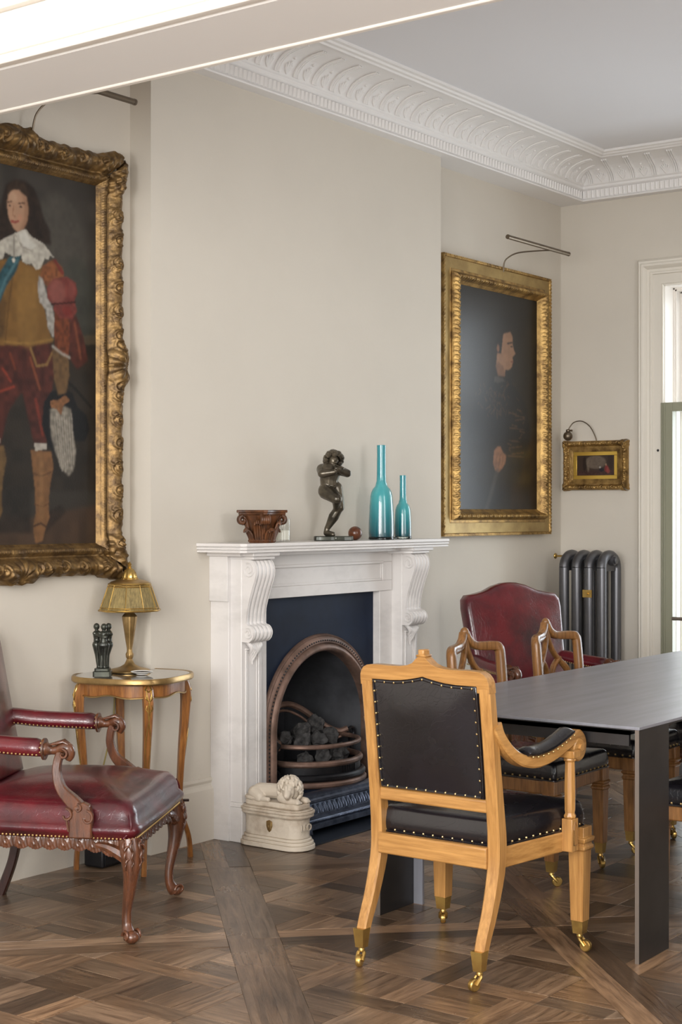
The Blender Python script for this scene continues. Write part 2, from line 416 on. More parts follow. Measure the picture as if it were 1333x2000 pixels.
# ribs, palmettes and the leaf band, modelled along both legs
m = MB()
def leg_frame(k, s):      # origin and matrix: local (along, out, up)
    if k == 0: return Matrix(((1,0,0,s),(0,-1,0,YB),(0,0,1,0),(0,0,0,1)))
    return Matrix(((0,-1,0,XF),(-1,0,0,s),(0,0,1,0),(0,0,0,1)))
def covept(t, lift): a = .085+.205*(1-math.cos(t*PI/2)); z = 3.432+.103*math.sin(t*PI/2); return (a+lift*math.cos(t*PI/2)*.9, z-lift*math.sin(t*PI/2))
def ribs(M):
    for off in (-.013, 0, .013):          # three strands rising up the cove, then looping over to the next
        pth = []
        for q in range(13):
            t = q/12*.86; a, z = covept(t, .004); pth.append((off+(0 if t < .5 else (t-.5)**1.6*.10), a, z))
        m.tube([M @ Vector(p) for p in pth], .0058, 6)
    for q in range(-2, 3):                # palmette between the ribs
        pth = []
        for w in range(5):
            t = w/4*(.36-.05*abs(q)); a, z = covept(t+.03, .003); pth.append((.0695+q*.011*(w/4)**.8*1.1, a, z))
        m.tube([M @ Vector(p) for p in pth], [.003, .005, .006, .006, .004], 6)
    a, z = covept(.47, .003)
    m.ball(M @ Vector((.0695, a, z)), .008, 6)
x = 3.5
while x < XF-.14: ribs(leg_frame(0, x)); x += .139
y = YB-.14
while y > .6: ribs(leg_frame(1, y)); y -= .139
def leafband(M):
    m.add([(-.010, .060, ZS+.020), (0, .068, ZS+.018), (.010, .060, ZS+.020), (.008, .062, ZS+.060), (0, .070, ZS+.062), (-.008, .062, ZS+.060)],
          [(0, 1, 4, 5), (1, 2, 3, 4)], M)
x = 3.45
while x < XF-.07: leafband(leg_frame(0, x)); x += .030
y = YB-.07
while y > 2.6: leafband(leg_frame(1, y)); y -= .030
struct(m.build('trim_3', M_['plaster'], angle=60))

# ---- skirting
def skirt(path, name, out):
    prof = [(0.0, .272), (.008, .270), (.010, .258), (.004, .246), (.006, .236), (.018, .222), (.020, .205), (.020, .0)]
    m = MB(); rows = []
    for i, (px, py) in enumerate(path):
        rows.append([(px+out[i][0]*a, py+out[i][1]*a, z) for a, z in prof])
    vs = [p for r in rows for p in r]; n = len(prof)
    fs = [(i*n+j, i*n+j+1, (i+1)*n+j+1, (i+1)*n+j) for i in range(len(path)-1) for j in range(n-1)]
    m.add(vs, fs); return struct(m.build(name, M_['wall'], angle=25))
skirt([(3.40, YA), (BX0, YA), (BX0, YB), (5.095, YB)], 'baseboard_left', [(0, -1), (-1, -1), (-1, -1), (0, -1)])
skirt([(6.495, YB), (BX1, YB), (BX1, YA), (XF, YA), (XF, 4.035)], 'baseboard_right', [(0, -1), (1, -1), (1, -1), (-1, -1), (-1, 0)])

# ---- floor of old oak parquet panels with doubled borders, laid at 45 degrees
def clip(poly, a, b, c):      # keep a*x+b*y <= c
    out = []
    for i in range(len(poly)):
        p, q = poly[i], poly[(i+1) % len(poly)]; dp = a*p[0]+b*p[1]-c; dq = a*q[0]+b*q[1]-c
        if dp <= 0: out.append(p)
        if (dp < 0 < dq) or (dq < 0 < dp):
            t = dp/(dp-dq); out.append((p[0]+(q[0]-p[0])*t, p[1]+(q[1]-p[1])*t))
    return out
planks = []      # (polygon, along-angle)
PITCH = 1.05; P0 = 5.14; Q0 = -.49; FW = .088; r2 = math.sqrt(.5)
def toxy(p, q): return ((p-q)*r2, (p+q)*r2)
for ip in range(-8, 9):
    for iq in range(-9, 9):
        pc = P0+PITCH*(ip+.5); qc = Q0+PITCH*(iq+.5); X, Y = toxy(pc, qc)
        if not (-3.2 < X < 9.4 and -2.2 < Y < 5.4): continue
        h = PITCH/2; i_ = h-FW
        def rot(pts): return [toxy(pc+a, qc+b) for a, b in pts]
        if (ip+iq) % 2:
            fr = [([(-h,-h),(h,-h),(h,-i_),(-h,-i_)], PI/4), ([(-h,i_),(h,i_),(h,h),(-h,h)], PI/4), ([(-h,-i_),(-i_,-i_),(-i_,i_),(-h,i_)], 3*PI/4), ([(i_,-i_),(h,-i_),(h,i_),(i_,i_)], 3*PI/4)]
        else:
            fr = [([(-h,-i_),(-i_,-i_),(-i_,i_),(-h,i_)], 3*PI/4), ([(i_,-i_),(h,-i_),(h,i_),(i_,i_)], 3*PI/4), ([(-h,-h),(h,-h),(h,-i_),(-h,-i_)], PI/4), ([(-h,i_),(h,i_),(h,h),(-h,h)], PI/4)]
        for poly, a in fr: planks.append((rot(poly), a, 1))
        # woven lattice set square with the walls, infilled with short boards
        PER = .309; w = .088
        def put(x0, x1, y0, y1, ang, kind):
            poly = [(X+x0, Y+y0), (X+x1, Y+y0), (X+x1, Y+y1), (X+x0, Y+y1)]
            for (a, b, c) in ((r2, r2, pc+i_), (-r2, -r2, -(pc-i_)), (-r2, r2, qc+i_), (r2, -r2, -(qc-i_))):
                poly = clip(poly, a, b, c)
                if len(poly) < 3: return
            ar = abs(sum(poly[k][0]*poly[(k+1) % len(poly)][1]-poly[(k+1) % len(poly)][0]*poly[k][1] for k in range(len(poly))))/2
            if ar > 2e-4: planks.append((poly, ang, kind))
        for gi in range(-3, 4):
            for gj in range(-3, 4):
                cx = gi*PER; cy = gj*PER
                if (gi+gj) % 2: put(cx-w/2, cx+w/2, cy-w/2, cy+w/2+(PER-w), PI/2, 1); put(cx+w/2, cx+PER-w/2, cy-w/2, cy+w/2, 0, 1)
                else: put(cx-w/2, cx+PER-w/2, cy-w/2, cy+w/2, 0, 1); put(cx-w/2, cx+w/2, cy+w/2, cy+PER-w/2, PI/2, 1)
                x0, x1, y0, y1 = cx+w/2, cx+PER-w/2, cy+w/2, cy+PER-w/2
                if (gi*3+gj+ip) % 3 == 0: put(x0, x1, y0, y1, 0 if (gi+gj) % 2 else PI/2, 2)
                elif (gi+gj) % 2: put(x0, x1, y0, (y0+y1)/2, 0, 2); put(x0, x1, (y0+y1)/2, y1, 0, 2)
                else: put(x0, (x0+x1)/2, y0, y1, PI/2, 2); put((x0+x1)/2, x1, y0, y1, PI/2, 2)
vs = []; fs = []; cols = []; uvs = []
rnd = random.Random(3)
def inset(poly, d):
    cx = sum(p[0] for p in poly)/len(poly); cy = sum(p[1] for p in poly)/len(poly); out = []
    for p in poly:
        dx, dy = p[0]-cx, p[1]-cy; L = math.hypot(dx, dy); out.append((cx+dx*(1-d/L), cy+dy*(1-d/L)))
    return out
for poly, ang, kind in planks:
    cx = sum(p[0] for p in poly)/len(poly); cy = sum(p[1] for p in poly)/len(poly)
    if not (-2.6 < cx < XF+.3 and -1.5 < cy < 4.9): continue
    tone = rnd.choice([.45, .6, .75, .88, 1.0, 1.0, 1.15, 1.3, 1.6]) * rnd.uniform(.9, 1.1)
    hue = rnd.uniform(-.06, .06); c = (tone*(1+hue), tone, tone*(1-hue*1.3), 1)
    if rnd.random() < .012 : c = (.32, .36, .42, 1)
    top = inset(poly, .0022); n = len(poly); b = len(vs); off = (rnd.uniform(0, 40), rnd.uniform(0, 40))
    tilt = (rnd.uniform(-.0022, .0022), rnd.uniform(-.0022, .0022))
    for p in top: vs.append((p[0], p[1], tilt[0]*(p[0]-cx)*2+tilt[1]*(p[1]-cy)*2))
    for p in poly: vs.append((p[0], p[1], -.0022))
    fs.append(tuple(range(b, b+n)))
    for i in range(n): fs.append((b+n+i, b+n+(i+1) % n, b+(i+1) % n, b+i))
    ca, sa = math.cos(-ang), math.sin(-ang)
    for kk, p in enumerate(list(top)+list(poly)):
        cols.append(c if kk < n else (c[0]*.3, c[1]*.28, c[2]*.26, 1)); uvs.append((ca*(p[0]-cx)-sa*(p[1]-cy)+off[0], sa*(p[0]-cx)+ca*(p[1]-cy)+off[1]))
me = bpy.data.meshes.new('floor'); me.from_pydata(vs, [], fs)
at = me.color_attributes.new('tone', 'FLOAT_COLOR', 'POINT'); at.data.foreach_set('color', np.array(cols, dtype=np.float32).ravel())
uv = me.uv_layers.new(name='grain'); li = np.empty(len(me.loops), dtype=np.int32); me.loops.foreach_get('vertex_index', li)
uv.data.foreach_set('uv', np.array(uvs, dtype=np.float32)[li].ravel())
fm = bpy.data.materials.new('old_oak_parquet'); fm.use_nodes = True; nt = fm.node_tree; N = nt.nodes; L = nt.links; b = N['Principled BSDF']
tc = N.new('ShaderNodeTexCoord'); mp = N.new('ShaderNodeMapping'); mp.inputs['Scale'].default_value = (3.2, 34, 1); L.new(tc.outputs['UV'], mp.inputs[0])
nz = N.new('ShaderNodeTexNoise'); nz.inputs['Scale'].default_value = 1.6; nz.inputs['Detail'].default_value = 9; nz.inputs['Roughness'].default_value = .65; nz.inputs['Distortion'].default_value = .6
L.new(mp.outputs[0], nz.inputs[0]); cr = N.new('ShaderNodeValToRGB'); L.new(nz.outputs[0], cr.inputs[0])
cr.color_ramp.elements[0].position = .30; cr.color_ramp.elements[0].color = (*srgb('#4E3B2B'), 1)
cr.color_ramp.elements[1].position = .72; cr.color_ramp.elements[1].color = (*srgb('#957A61'), 1)
n2 = N.new('ShaderNodeTexNoise'); n2.inputs['Scale'].default_value = 2.4; n2.inputs['Detail'].default_value = 6; L.new(tc.outputs['Object'], n2.inputs[0])
c2 = N.new('ShaderNodeValToRGB'); L.new(n2.outputs[0], c2.inputs[0]); c2.color_ramp.elements[0].position = .3; c2.color_ramp.elements[0].color = (.62, .62, .64, 1)
c2.color_ramp.elements[1].position = .7; c2.color_ramp.elements[1].color = (1.15, 1.12, 1.08, 1)
aa = N.new('ShaderNodeAttribute'); aa.attribute_name = 'tone'
def mul(x, y):
    q = N.new('ShaderNodeMix'); q.data_type = 'RGBA'; q.blend_type = 'MULTIPLY'; q.inputs[0].default_value = 1; L.new(x, q.inputs[6]); L.new(y, q.inputs[7]); return q.outputs[2]
L.new(mul(mul(cr.outputs[0], aa.outputs[0]), c2.outputs[0]), b.inputs['Base Color'])
mr = N.new('ShaderNodeMapRange'); L.new(n2.outputs[0], mr.inputs[0]); mr.inputs[3].default_value = .38; mr.inputs[4].default_value = .20; L.new(mr.outputs[0], b.inputs['Roughness'])
bp = N.new('ShaderNodeBump'); bp.inputs['Distance'].default_value = .0012; L.new(nz.outputs[0], bp.inputs['Height'])
b3 = N.new('ShaderNodeBump'); b3.inputs['Distance'].default_value = .004; L.new(n2.outputs[0], b3.inputs['Height']); L.new(bp.outputs[0], b3.inputs['Normal'])
L.new(b3.outputs[0], b.inputs['Normal']); b.inputs['Specular IOR Level'].default_value = .6
me.materials.append(fm); fo = bpy.data.objects.new('floor', me); C.objects.link(fo); struct(fo)
m = MB(); m.box(-2.6, XF+.3, -1.5, 4.95, -.2, -.004); struct(m.build('floor_base', M_['oak_d'], smooth=False))

# ---- garden window: casing, lining, upper light and the sage green glazed door below
def ustrip(profile, y0, y1, ztop, x, z0=0.0):   # profile (offset outward, projection towards the room)
    rows = []
    for k in range(4):
        row = []
        for o, p in profile:
            yy = (y1+o) if k < 2 else (y0-o); zz = z0 if k in (0, 3) else ztop+o
            row.append((x-p, yy, zz))
        rows.append(row)
    n = len(profile); vs = [p for r in rows for p in r]
    return vs, [(i*n+j, i*n+j+1, (i+1)*n+j+1, (i+1)*n+j) for i in range(3) for j in range(n-1)]
m = MB()
m.add(*ustrip([(0, -.02), (0, .022), (.006, .028), (.012, .022), (.066, .022), (.070, .030), (.080, .032), (.086, .026), (.10, .028), (.108, .040), (.118, .050), (.130, .052), (.138, .044), (.148, .046), (.156, .036), (.165, .020), (.165, 0)], WY0, WY1, WZ, XF))
struct(m.build('trim_4', M_['cream'], angle=28))
m = MB()
for (x0, x1, t_) in ((-.004, .115, .004), (.115, .125, .012), (.125, .185, .020), (.185, .19, .028), (.19, .33, .024)):
    m.box(XF+x0, XF+x1, WY1-t_, WY1+.001, 0, WZ-.0).box(XF+x0, XF+x1, WY0-.001, WY0+t_, 0, WZ).box(XF+x0, XF+x1, WY0, WY1, WZ-t_, WZ+.001)
struct(m.build('trim_5', M_['gloss_white'], smooth=False))
m = MB(); xg = XF+.22                     # outer fixed light in white
for (y0, y1, z0, z1) in ((WY1-.11, WY1, 2.05, WZ), (WY0, WY0+.06, 2.05, WZ), (WY0, WY1, WZ-.07, WZ), (WY0, WY1, 2.05, 2.13), (3.08, 3.13, 2.05, WZ)): m.box(xg, xg+.05, y0, y1, z0, z1)
w1 = struct(m.build('window_1', M_['gloss_white'], bevel=.003))
m = MB(); m.box(xg+.02, xg+.026, WY0+.05, WY1-.05, 2.1, WZ-.05); m.build('pane', M_['glass'], w1, smooth=False)
# green door leaves
door = thing('door_1', None, None, (XF-.004, 0, 0)); struct(door)
for (y0, y1) in ((3.10, 3.884), (2.33, 3.095)):
    m = MB(); m.box(-.028, .022, y1-.075, y1, .012, 2.083).box(-.028, .022, y0, y0+.075, .012, 2.083)
    m.box(-.028, .022, y0+.075, y1-.075, 2.03, 2.083).box(-.028, .022, y0+.075, y1-.075, .012, .22)
    for k in (0, 1):
        yy = (y1-.012) if k == 0 else (y0+.005); m.box(-.036, -.028, yy-.004, yy+.004, .012, 2.083)
        yy = (y1-.028) if k == 0 else (y0+.021); m.box(-.034, -.028, yy-.004, yy+.004, .012, 2.083)
    lf = m.build('door_leaf', M_['green'], door, bevel=.002)
    m = MB(); m.box(-.004, .002, y0+.07, y1-.07, .21, 2.04); m.build('pane', M_['glass'], lf, smooth=False)
    m = MB(); m.tube([(-.03, y0+.075, .80), (-.03, y1-.075, .80)], .011, 12); m.build('push_bar', M_['steel_edge'], lf)
# small screw cap on the casing and the outside
m = MB(); m.ball((XF-.024, 3.905, 1.80), (.004, .008, .008), 8); struct(m.build('door_1_fixing', M_['plastic']))
m = MB(); m.box(8.9, 26, -10, 14, -.4, -.05); struct(m.build('terrace', M_['paving'], smooth=False))
m = MB(); m.box(13, 13.3, -9, 13, -.05, 4.6).box(12.94, 13.36, -9, 13, 1.1, 1.2); struct(m.build('wall_garden', M_['outside'], smooth=False))

# ================================================================= FIREPLACE
fp = thing('fireplace_surround', 'white marble fireplace surround with scrolled corbels and moulded shelf on the chimney breast', 'fireplace', (5.795, YB, 0))
def part(name, m, mt, parent, **k): return m.build(name, mt, parent, **k)
# shelf with grooved edge (local x = world x - 5.795, local y = world y - YB)
m = MB()
sx0, sx1, sy = -.80, .845, -.272
for (e, z0, z1) in ((.0, 1.283, 1.297), (.006, 1.279, 1.283), (.002, 1.270, 1.279), (.008, 1.266, 1.270), (.004, 1.257, 1.266)):
    m.prism([(sx0+e, 0), (sx0+e, sy+.02+e), (sx0+.02+e, sy+e), (sx1-.02-e, sy+e), (sx1-e, sy+.02+e), (sx1-e, 0)], z0, z1)
m.prism([(sx0+.07, 0), (sx0+.07, -.19), (sx1-.07, -.19), (sx1-.07, 0)], 1.240, 1.257)
part('shelf', m, M_['marble'], fp, bevel=.002)
# lintel slab with sunk panel
m = MB()
lx = .444
m.box(-lx-.27, lx+.27, -.105, 0, 1.042, 1.240)
part('lintel', m, M_['marble'], fp, bevel=.002)
m = MB()
def panel_frame(m, x0, x1, z0, z1, y, w=.012, d=.006):   # raised thin moulding round a panel
    for (a, b, c, e) in ((x0, x1, z1-w, z1), (x0, x1, z0, z0+w), (x0, x0+w, z0+w, z1-w), (x1-w, x1, z0+w, z1-w)):
        m.box(a, b, y-d, y, c, e)
m.box(-.54, .54, -.112, -.104, 1.042, 1.094).box(-.54, .54, -.112, -.104, 1.185, 1.240).box(.46, .54, -.112, -.104, 1.094, 1.185).box(-.54, -.46, -.112, -.104, 1.094, 1.185)
m.box(-.46, .46, -.118, -.112, 1.178, 1.192).box(-.46, .46, -.108, -.104, 1.094, 1.106).box(.448, .46, -.108, -.104, 1.10, 1.18)
part('lintel_panel', m, M_['marble'], fp, bevel=.003)
for sgn in (-1, 1):
    xc = sgn*.62; xo = sgn*.705; xi = sgn*.444
    leg = MB(); leg.box(min(xo, xi), max(xo, xi), -.105, 0, 0, 1.045)
    lo = part('jamb', leg, M_['marble'], fp, bevel=.002)
    m = MB(); a, b = xc-.07, xc+.07
    m.box(a, b, -.165, -.10, .17, 1.245)
    m.box(a-.008, b+.008, -.175, -.10, .0, .15).box(a-.004, b+.004, -.170, -.10, .15, .17)
    part('pilaster', m, M_['marble'], lo, bevel=.003)
    m = MB(); panel_frame(m, a+.022, b-.022, .20, .84, -.165, .010, .007); panel_frame(m, a+.036, b-.036, .214, .826, -.165, .006, .004)
    part('pilaster_panel', m, M_['marble'], lo, bevel=.002)
    # cap block under the shelf
    m = MB(); m.prism([(a-.004, 0), (a-.004, -.235), (b+.004, -.235), (b+.045, -.16), (b+.045, 0)] if sgn < 0 else [(a-.045, 0), (a-.045, -.16), (a-.004, -.235), (b+.004, -.235), (b+.004, 0)], 1.226, 1.240)
    m.prism([(a-.02, -.10), (a-.02, -.25), (b+.02, -.25), (b+.06, -.16), (b+.06, -.10)] if sgn < 0 else [(a-.06, -.10), (a-.06, -.16), (a-.02, -.25), (b+.02, -.25), (b+.02, -.10)], 1.240, 1.258)
    part('capital_block', m, M_['marble'], lo, bevel=.003)
    # S-scroll corbel, ribbed across its width
    m = MB(); key = spline([(.020, 1.226), (.060, 1.222), (.078, 1.19), (.076, 1.15), (.055, 1.09), (.033, 1.02), (.025, .965), (.028, .945), (.052, .935), (.066, .912), (.060, .885), (.040, .868), (.020, .868)], 7)
    prof_ = [(p.x, p.y) for p in key]
    nx = 49; vs = []; 
    for i, (pr, z) in enumerate(prof_):
        for j in range(nx):
            t = j/(nx-1); x = a+.004+(b-a-.008)*t
            rib = abs(math.sin(PI*t*5))**.6; e = min(t, 1-t)
            k = 1.0 if i > 3 else i/3
            vs.append((x, -.163-pr*1.0+(.0075*(1-rib) if e > 0.0 else .0075)*k, z))
    fs = [(i*nx+j, i*nx+j+1, (i+1)*nx+j+1, (i+1)*nx+j) for i in range(len(prof_)-1) for j in range(nx-1)]
    m.add(vs, fs)
    for x in (a+.004, b-.004):
        pts = [(x, -.163-pr, z) for pr, z in prof_]+[(x, -.160, .868), (x, -.160, 1.226)]
        m.add(pts, [tuple(range(len(pts)))])
        sd = -1 if x < xc else 1
        for (cy, cz, R, turns) in ((-.163-.040, 1.178, .033, 1.6), (-.163-.036, .905, .026, 1.5)):   # scroll line on the cheek
            pth = []
            for q in range(36):
                an = q/35*turns*2*PI; rr = R*(1-.75*q/35); pth.append((x+sd*.002, cy+rr*math.cos(an+1.2), cz+rr*math.sin(an+1.2)))
            m.tube(pth, .0032, 5)
    part('corbel', m, M_['marble'], lo, angle=50)
    # hanging leaf under the scroll
    m = MB()
    for q in range(-3, 4):
        L_ = .105-.012*abs(q)
        pth = [(xc+q*.014*(1-w/6*.75), -.168-.020*math.sin(PI*min(1, w/6*1.2)), .872-L_*w/6) for w in range(7)]
        m.tube(pth, [.010, .011, .011, .010, .009, .007, .004], 7)
    part('acanthus_leaf', m, M_['marble'], lo, angle=60)

# cast iron insert
ins = thing('fireplace_insert', 'blue-black arched cast iron insert with browned ring inside the marble surround', 'fireplace insert', (5.80, 4.385, 0))
R1, R2, ZC0 = .365, .425, .415
m = MB(); arch = [(R2-.01, 0.0)]
NA = 40
for k in range(NA+1): a_ = PI*k/NA; arch.append(((R2-.01)*math.cos(a_), ZC0+(R2-.01)*math.sin(a_)))
arch.append((-(R2-.01), 0.0))
outer = [(.452, 0.0)]
for k in range(NA+1):
    t = k/NA
    if t < .3: outer.append((.452, ZC0+(1.05-ZC0)*t/.3))
    elif t < .7: outer.append((.452-.904*(t-.3)/.4, 1.05))
    else: outer.append((-.452, 1.05-(1.05-ZC0)*(t-.7)/.3))
outer.append((-.452, 0.0))
n = len(arch); vs = []
for yy in (0, .012):
    vs += [(p[0], yy, p[1]) for p in arch]+[(p[0], yy, p[1]) for p in outer]
fs = []
for q, o in ((0, 0), (1, 2*n)):
    for i in range(n-1): fs.append((o+i, o+i+1, o+n+i+1, o+n+i))
m.add(vs, fs); part('back_plate', m, M_['iron_blue'], ins, smooth=False)
def archring(prof, name, mt, beads=0):
    m = MB(); rows = []
    pts = [(1, 0, 0.0)]
    ang = [('s', z) for z in (0.0, .2, ZC0)]+[('a', PI*k/48) for k in range(1, 48)]+[('e', z) for z in (ZC0, .2, 0.0)]
    for kind, v in ang:
        row = []
        for r, p in prof:
            if kind == 's': row.append((r, -p, v))
            elif kind == 'e': row.append((-r, -p, v))
            else: row.append((r*math.cos(v), -p, ZC0+r*math.sin(v)))
        rows.append(row)
    n = len(prof); m.add([p for r in rows for p in r], [(i*n+j, i*n+j+1, (i+1)*n+j+1, (i+1)*n+j) for i in range(len(rows)-1) for j in range(n-1)])
    return part(name, m, mt, ins, angle=50)
archring([(.362, -.03), (.360, .02), (.364, .032), (.372, .038), (.382, .036), (.392, .028), (.398, .018)], 'arch_ring', M_['rust'])
archring([(.398, .018), (.400, .024), (.412, .026), (.420, .020), (.428, .014), (.434, .016), (.440, .010), (.442, 0)], 'arch_border', M_['rust'])
m = MB()
for k in range(120):
    s = (k+.5)/120*(2*ZC0+PI*.411)
    if s < ZC0: p = (.411, s)
    elif s < ZC0+PI*.411: a_ = (s-ZC0)/.411; p = (.411*math.cos(a_), ZC0+.411*math.sin(a_))
    else: p = (-.411, ZC0-(s-ZC0-PI*.411))
    m.ball((p[0], -.026, p[1]), .0045, 6)
part('beading', m, M_['iron'], ins)
# firebox: splayed cheeks, back and hood
m = MB(); vs = []; ring = []
for yy, sc, dz in ((.0, 1.0, 0), (.43, .74, 0)):
    for k in range(-1, NA+2):
        if k == -1: p = (.366*sc, 0)
        elif k == NA+1: p = (-.366*sc, 0)
        else: a_ = PI*k/NA; p = (.366*sc*math.cos(a_), ZC0+.366*math.sin(a_)*(1 if sc == 1 else .85))
        vs.append((p[0], yy, p[1]))
k = NA+3; fs = [(i, i+1, k+i+1, k+i) for i in range(k-1)]; fs.append(tuple(range(k, 2*k)))
m.add(vs, fs); part('firebox', m, M_['soot'], ins, angle=40)
m = MB(); m.box(-.36, .36, -.02, .42, 0, .03); part('firebox_floor', m, M_['iron'], ins, smooth=False)

# grate
gr = thing('fire_grate', 'bow-fronted iron fire grate holding coals under the arch', 'grate', (5.80, 4.42, .03))
def bow(R, cy, z, a0=-8, a1=188, n=30, zfun=None):
    return [(R*1.0*math.cos(math.radians(a)), cy-R*.80*math.sin(math.radians(a)), z+(zfun(a) if zfun else 0)) for a in [a0+(a1-a0)*k/n for k in range(n+1)]]
for (R, z, r, mt) in ((.245, .318, .011, 'rust'), (.250, .238, .015, 'rust'), (.262, .176, .017, 'iron'), (.270, .145, .015, 'rust')):
    m = MB(); m.tube(bow(R, 0, z), r, 10); part('front_bar', m, M_[mt], gr)
m = MB()
pf = [(.262, .132), (.270, .120), (.262, .085), (.272, .078), (.272, .055), (.285, .045), (.285, 0)]
vs = []
for r, z in pf: vs += bow(r, 0, z, 0, 180, 30)
k = 31; m.add(vs, [(i*k+j, i*k+j+1, (i+1)*k+j+1, (i+1)*k+j) for i in range(len(pf)-1) for j in range(k-1)])
part('ash_drum', m, M_['iron_blue'], gr, angle=30)
m = MB(); vs = bow(.252, 0, .228, 0, 180, 30)+bow(.252, 0, .186, 0, 180, 30); m.add(vs, [(j, j+1, k+j+1, k+j) for j in range(k-1)])
for a in range(78, 106, 4):
    p = bow(.255, 0, .19, a, a+1, 1)[0]; m.tube([p, (p[0], p[1], .222)], .0035, 5)
part('ash_screen', m, M_['iron'], gr)
m = MB(); m.cbox((0, .03, .2), (.44, .22, .02)); part('grate_bed', m, M_['iron'], gr)
m = MB(); p = bow(.275, 0, .068, 65, 66, 1)[0]; m.lathe([(.008, 0), (.012, .004), (.012, .012), (.005, .014), (.005, .018)], 14, Matrix.Translation(p) @ Matrix.Rotation(PI/2, 4, 'X')); part('damper_knob', m, M_['brass_old'], gr)
# wavy back rim and side scrolls
m = MB(); pth = spline([(-.27, 0, .335), (-.235, .05, .345), (-.17, .12, .40), (-.08, .17, .465), (.02, .17, .475), (.10, .14, .44), (.17, .09, .375), (.225, .03, .335), (.268, 0, .345)], 8)
m.tube(pth, .015, 8); m.tube([(p.x*.93, p.y+.012, p.z-.032) for p in pth], .007, 8); part('back_rim', m, M_['rust'], gr)
for sg in (-1, 1):
    m = MB(); pts = []
    for q in range(30): an = -.5+q/29*4.6; rr = .030*(1-.6*q/29); pts.append((sg*(.295+rr*math.cos(an)), .0, .325+rr*math.sin(an)))
    m.tube(pts, .008, 8)
    m.tube(spline([(sg*.265, 0, .33), (sg*.29, 0, .30), (sg*.305, 0, .25), (sg*.31, 0, .20), (sg*.295, 0, .165)], 6), .010, 8)
    pts = []
    for q in range(30): an = q/29*5.2; rr = .028*(1-.6*q/29); pts.append((sg*(.285+rr*math.cos(an)), .0, .185+rr*math.sin(an)))
    m.tube(pts, .007, 8); part('side_scroll', m, M_['iron'], gr)
# coals
spots = [(-.15, -.06, .262, .042), (-.06, -.10, .268, .045), (.03, -.11, .266, .044), (.11, -.08, .262, .042), (.17, -.03, .262, .036), (-.12, -.02, .335, .045), (-.03, -.05, .338, .050), (.06, -.05, .345, .050), (.13, .0, .335, .044), (-.05, .04, .375, .048), (.05, .03, .395, .050), (-.16, .05, .35, .042), (.0, .09, .34, .05)]
wh = ['leftmost in the lower row behind the front bars', 'second from the left in the lower row behind the bars', 'in the middle of the lower row behind the bars', 'fourth from the left in the lower row behind the bars', 'rightmost in the lower row behind the bars',
      'at the left above the top bar', 'in the centre just above the top bar', 'right of centre above the top bar', 'at the right end above the top bar', 'on top of the heap left of its peak', 'forming the pale squarish peak of the heap', 'at the far left against the grate back', 'deep behind the heap centre']
for i, (x, y, z, r) in enumerate(spots):
    m = MB(); m.ball((0, 0, 0), (r, r*.85, r*.8), 12, None, .5, i*3.1)
    o = m.build('coal', M_['coal'], None, smooth=False); o.location = (5.80+x, 4.42+y, .03+z-.01); o.rotation_euler = (i*.7, i*1.1, i*2.3)
    tag(o, 'rough grey lump of coal '+wh[i], 'coal', 'coals in the fire grate')

# fender
fd = thing('fender', 'low black-leaded cast iron fender with leaf frieze on the slate hearth', 'fender', (5.86, 4.12, .006))
pf = [(.0, 0), (.0, .022), (.010, .028), (.006, .036), (.012, .042), (.030, .046), (.036, .050), (.036, .056), (.058, .100), (.050, .106), (.050, .116), (.060, .122), (.060, .134), (.075, .140), (.112, .140), (.112, .128), (.09, .125), (.09, .0)]
def fprof(x0, x1, zlift):
    m = MB(); n = len(pf); vs = [(x, yy, z+zlift) for x in (x0, x1) for yy, z in pf]
    return m.add(vs, [(j, (j+1) % n, n+(j+1) % n, n+j) for j in range(n)]+[tuple(range(n)), tuple(range(n, 2*n))])
part('front_rail', fprof(-.52, .52, .018), M_['iron_polish'], fd, angle=30)
m = MB(); x = -.49
while x < .5:
    for q in (-1, 0, 1):
        m.tube([(x+q*.006, .036, .076), (x+q*.009, .041, .092), (x+q*.004, .053, .116)], [.0042, .0052, .003], 6)
    m.tube([(x+.013, .035, .074), (x+.0155, .044, .098), (x+.0175, .052, .114), (x+.02, .044, .098), (x+.0225, .035, .074)], .0026, 5)
    x += .036
part('leaf_frieze', m, M_['iron_polish'], fd, angle=60)
m = MB(); x = -.5
while x < .5: m.ball((x, .004, .053), .0042, 6); x += .011
part('bead_row', m, M_['iron_polish'], fd)
for sg in (-1, 1):
    m = MB(); m.tube(spline([(sg*.545, .055, .150), (sg*.56, .030, .148), (sg*.555, .010, .125), (sg*.54, .008, .09), (sg*.545, -.005, .06), (sg*.56, -.02, .035), (sg*.565, -.03, .018)], 6), lerp_list([.012, .016, .017, .016, .020, .024, .016], 37), 10)
    for q in range(5): m.tube([(sg*(.55+.008*q-.016), -.008, .07), (sg*(.555+.012*q-.024), -.04, .045), (sg*(.55+.012*q-.024), -.045, .015)], [.006, .008, .005], 6)
    m.box(min(sg*.52, sg*.555), max(sg*.52, sg*.555), .02, .11, .0, .15); m.box(min(sg*.525, sg*.56), max(sg*.525, sg*.56), .10, .20, .0, .13)
    part('scrolled_foot', m, M_['iron_polish'], fd, angle=50)
m = MB(); m.box(-.665, .70, -.46, -.0, -.02, .006)
ob = m.build('hearth_slab', M_['slate'], None, bevel=.001); ob.location = (5.795, YB-.005, 0)
tag(ob, 'flush black slate hearth slab in front of the fireplace', 'hearth')
# ================================================================= THINGS ON THE MANTEL SHELF (top at z 1.297)
ZM = 1.297
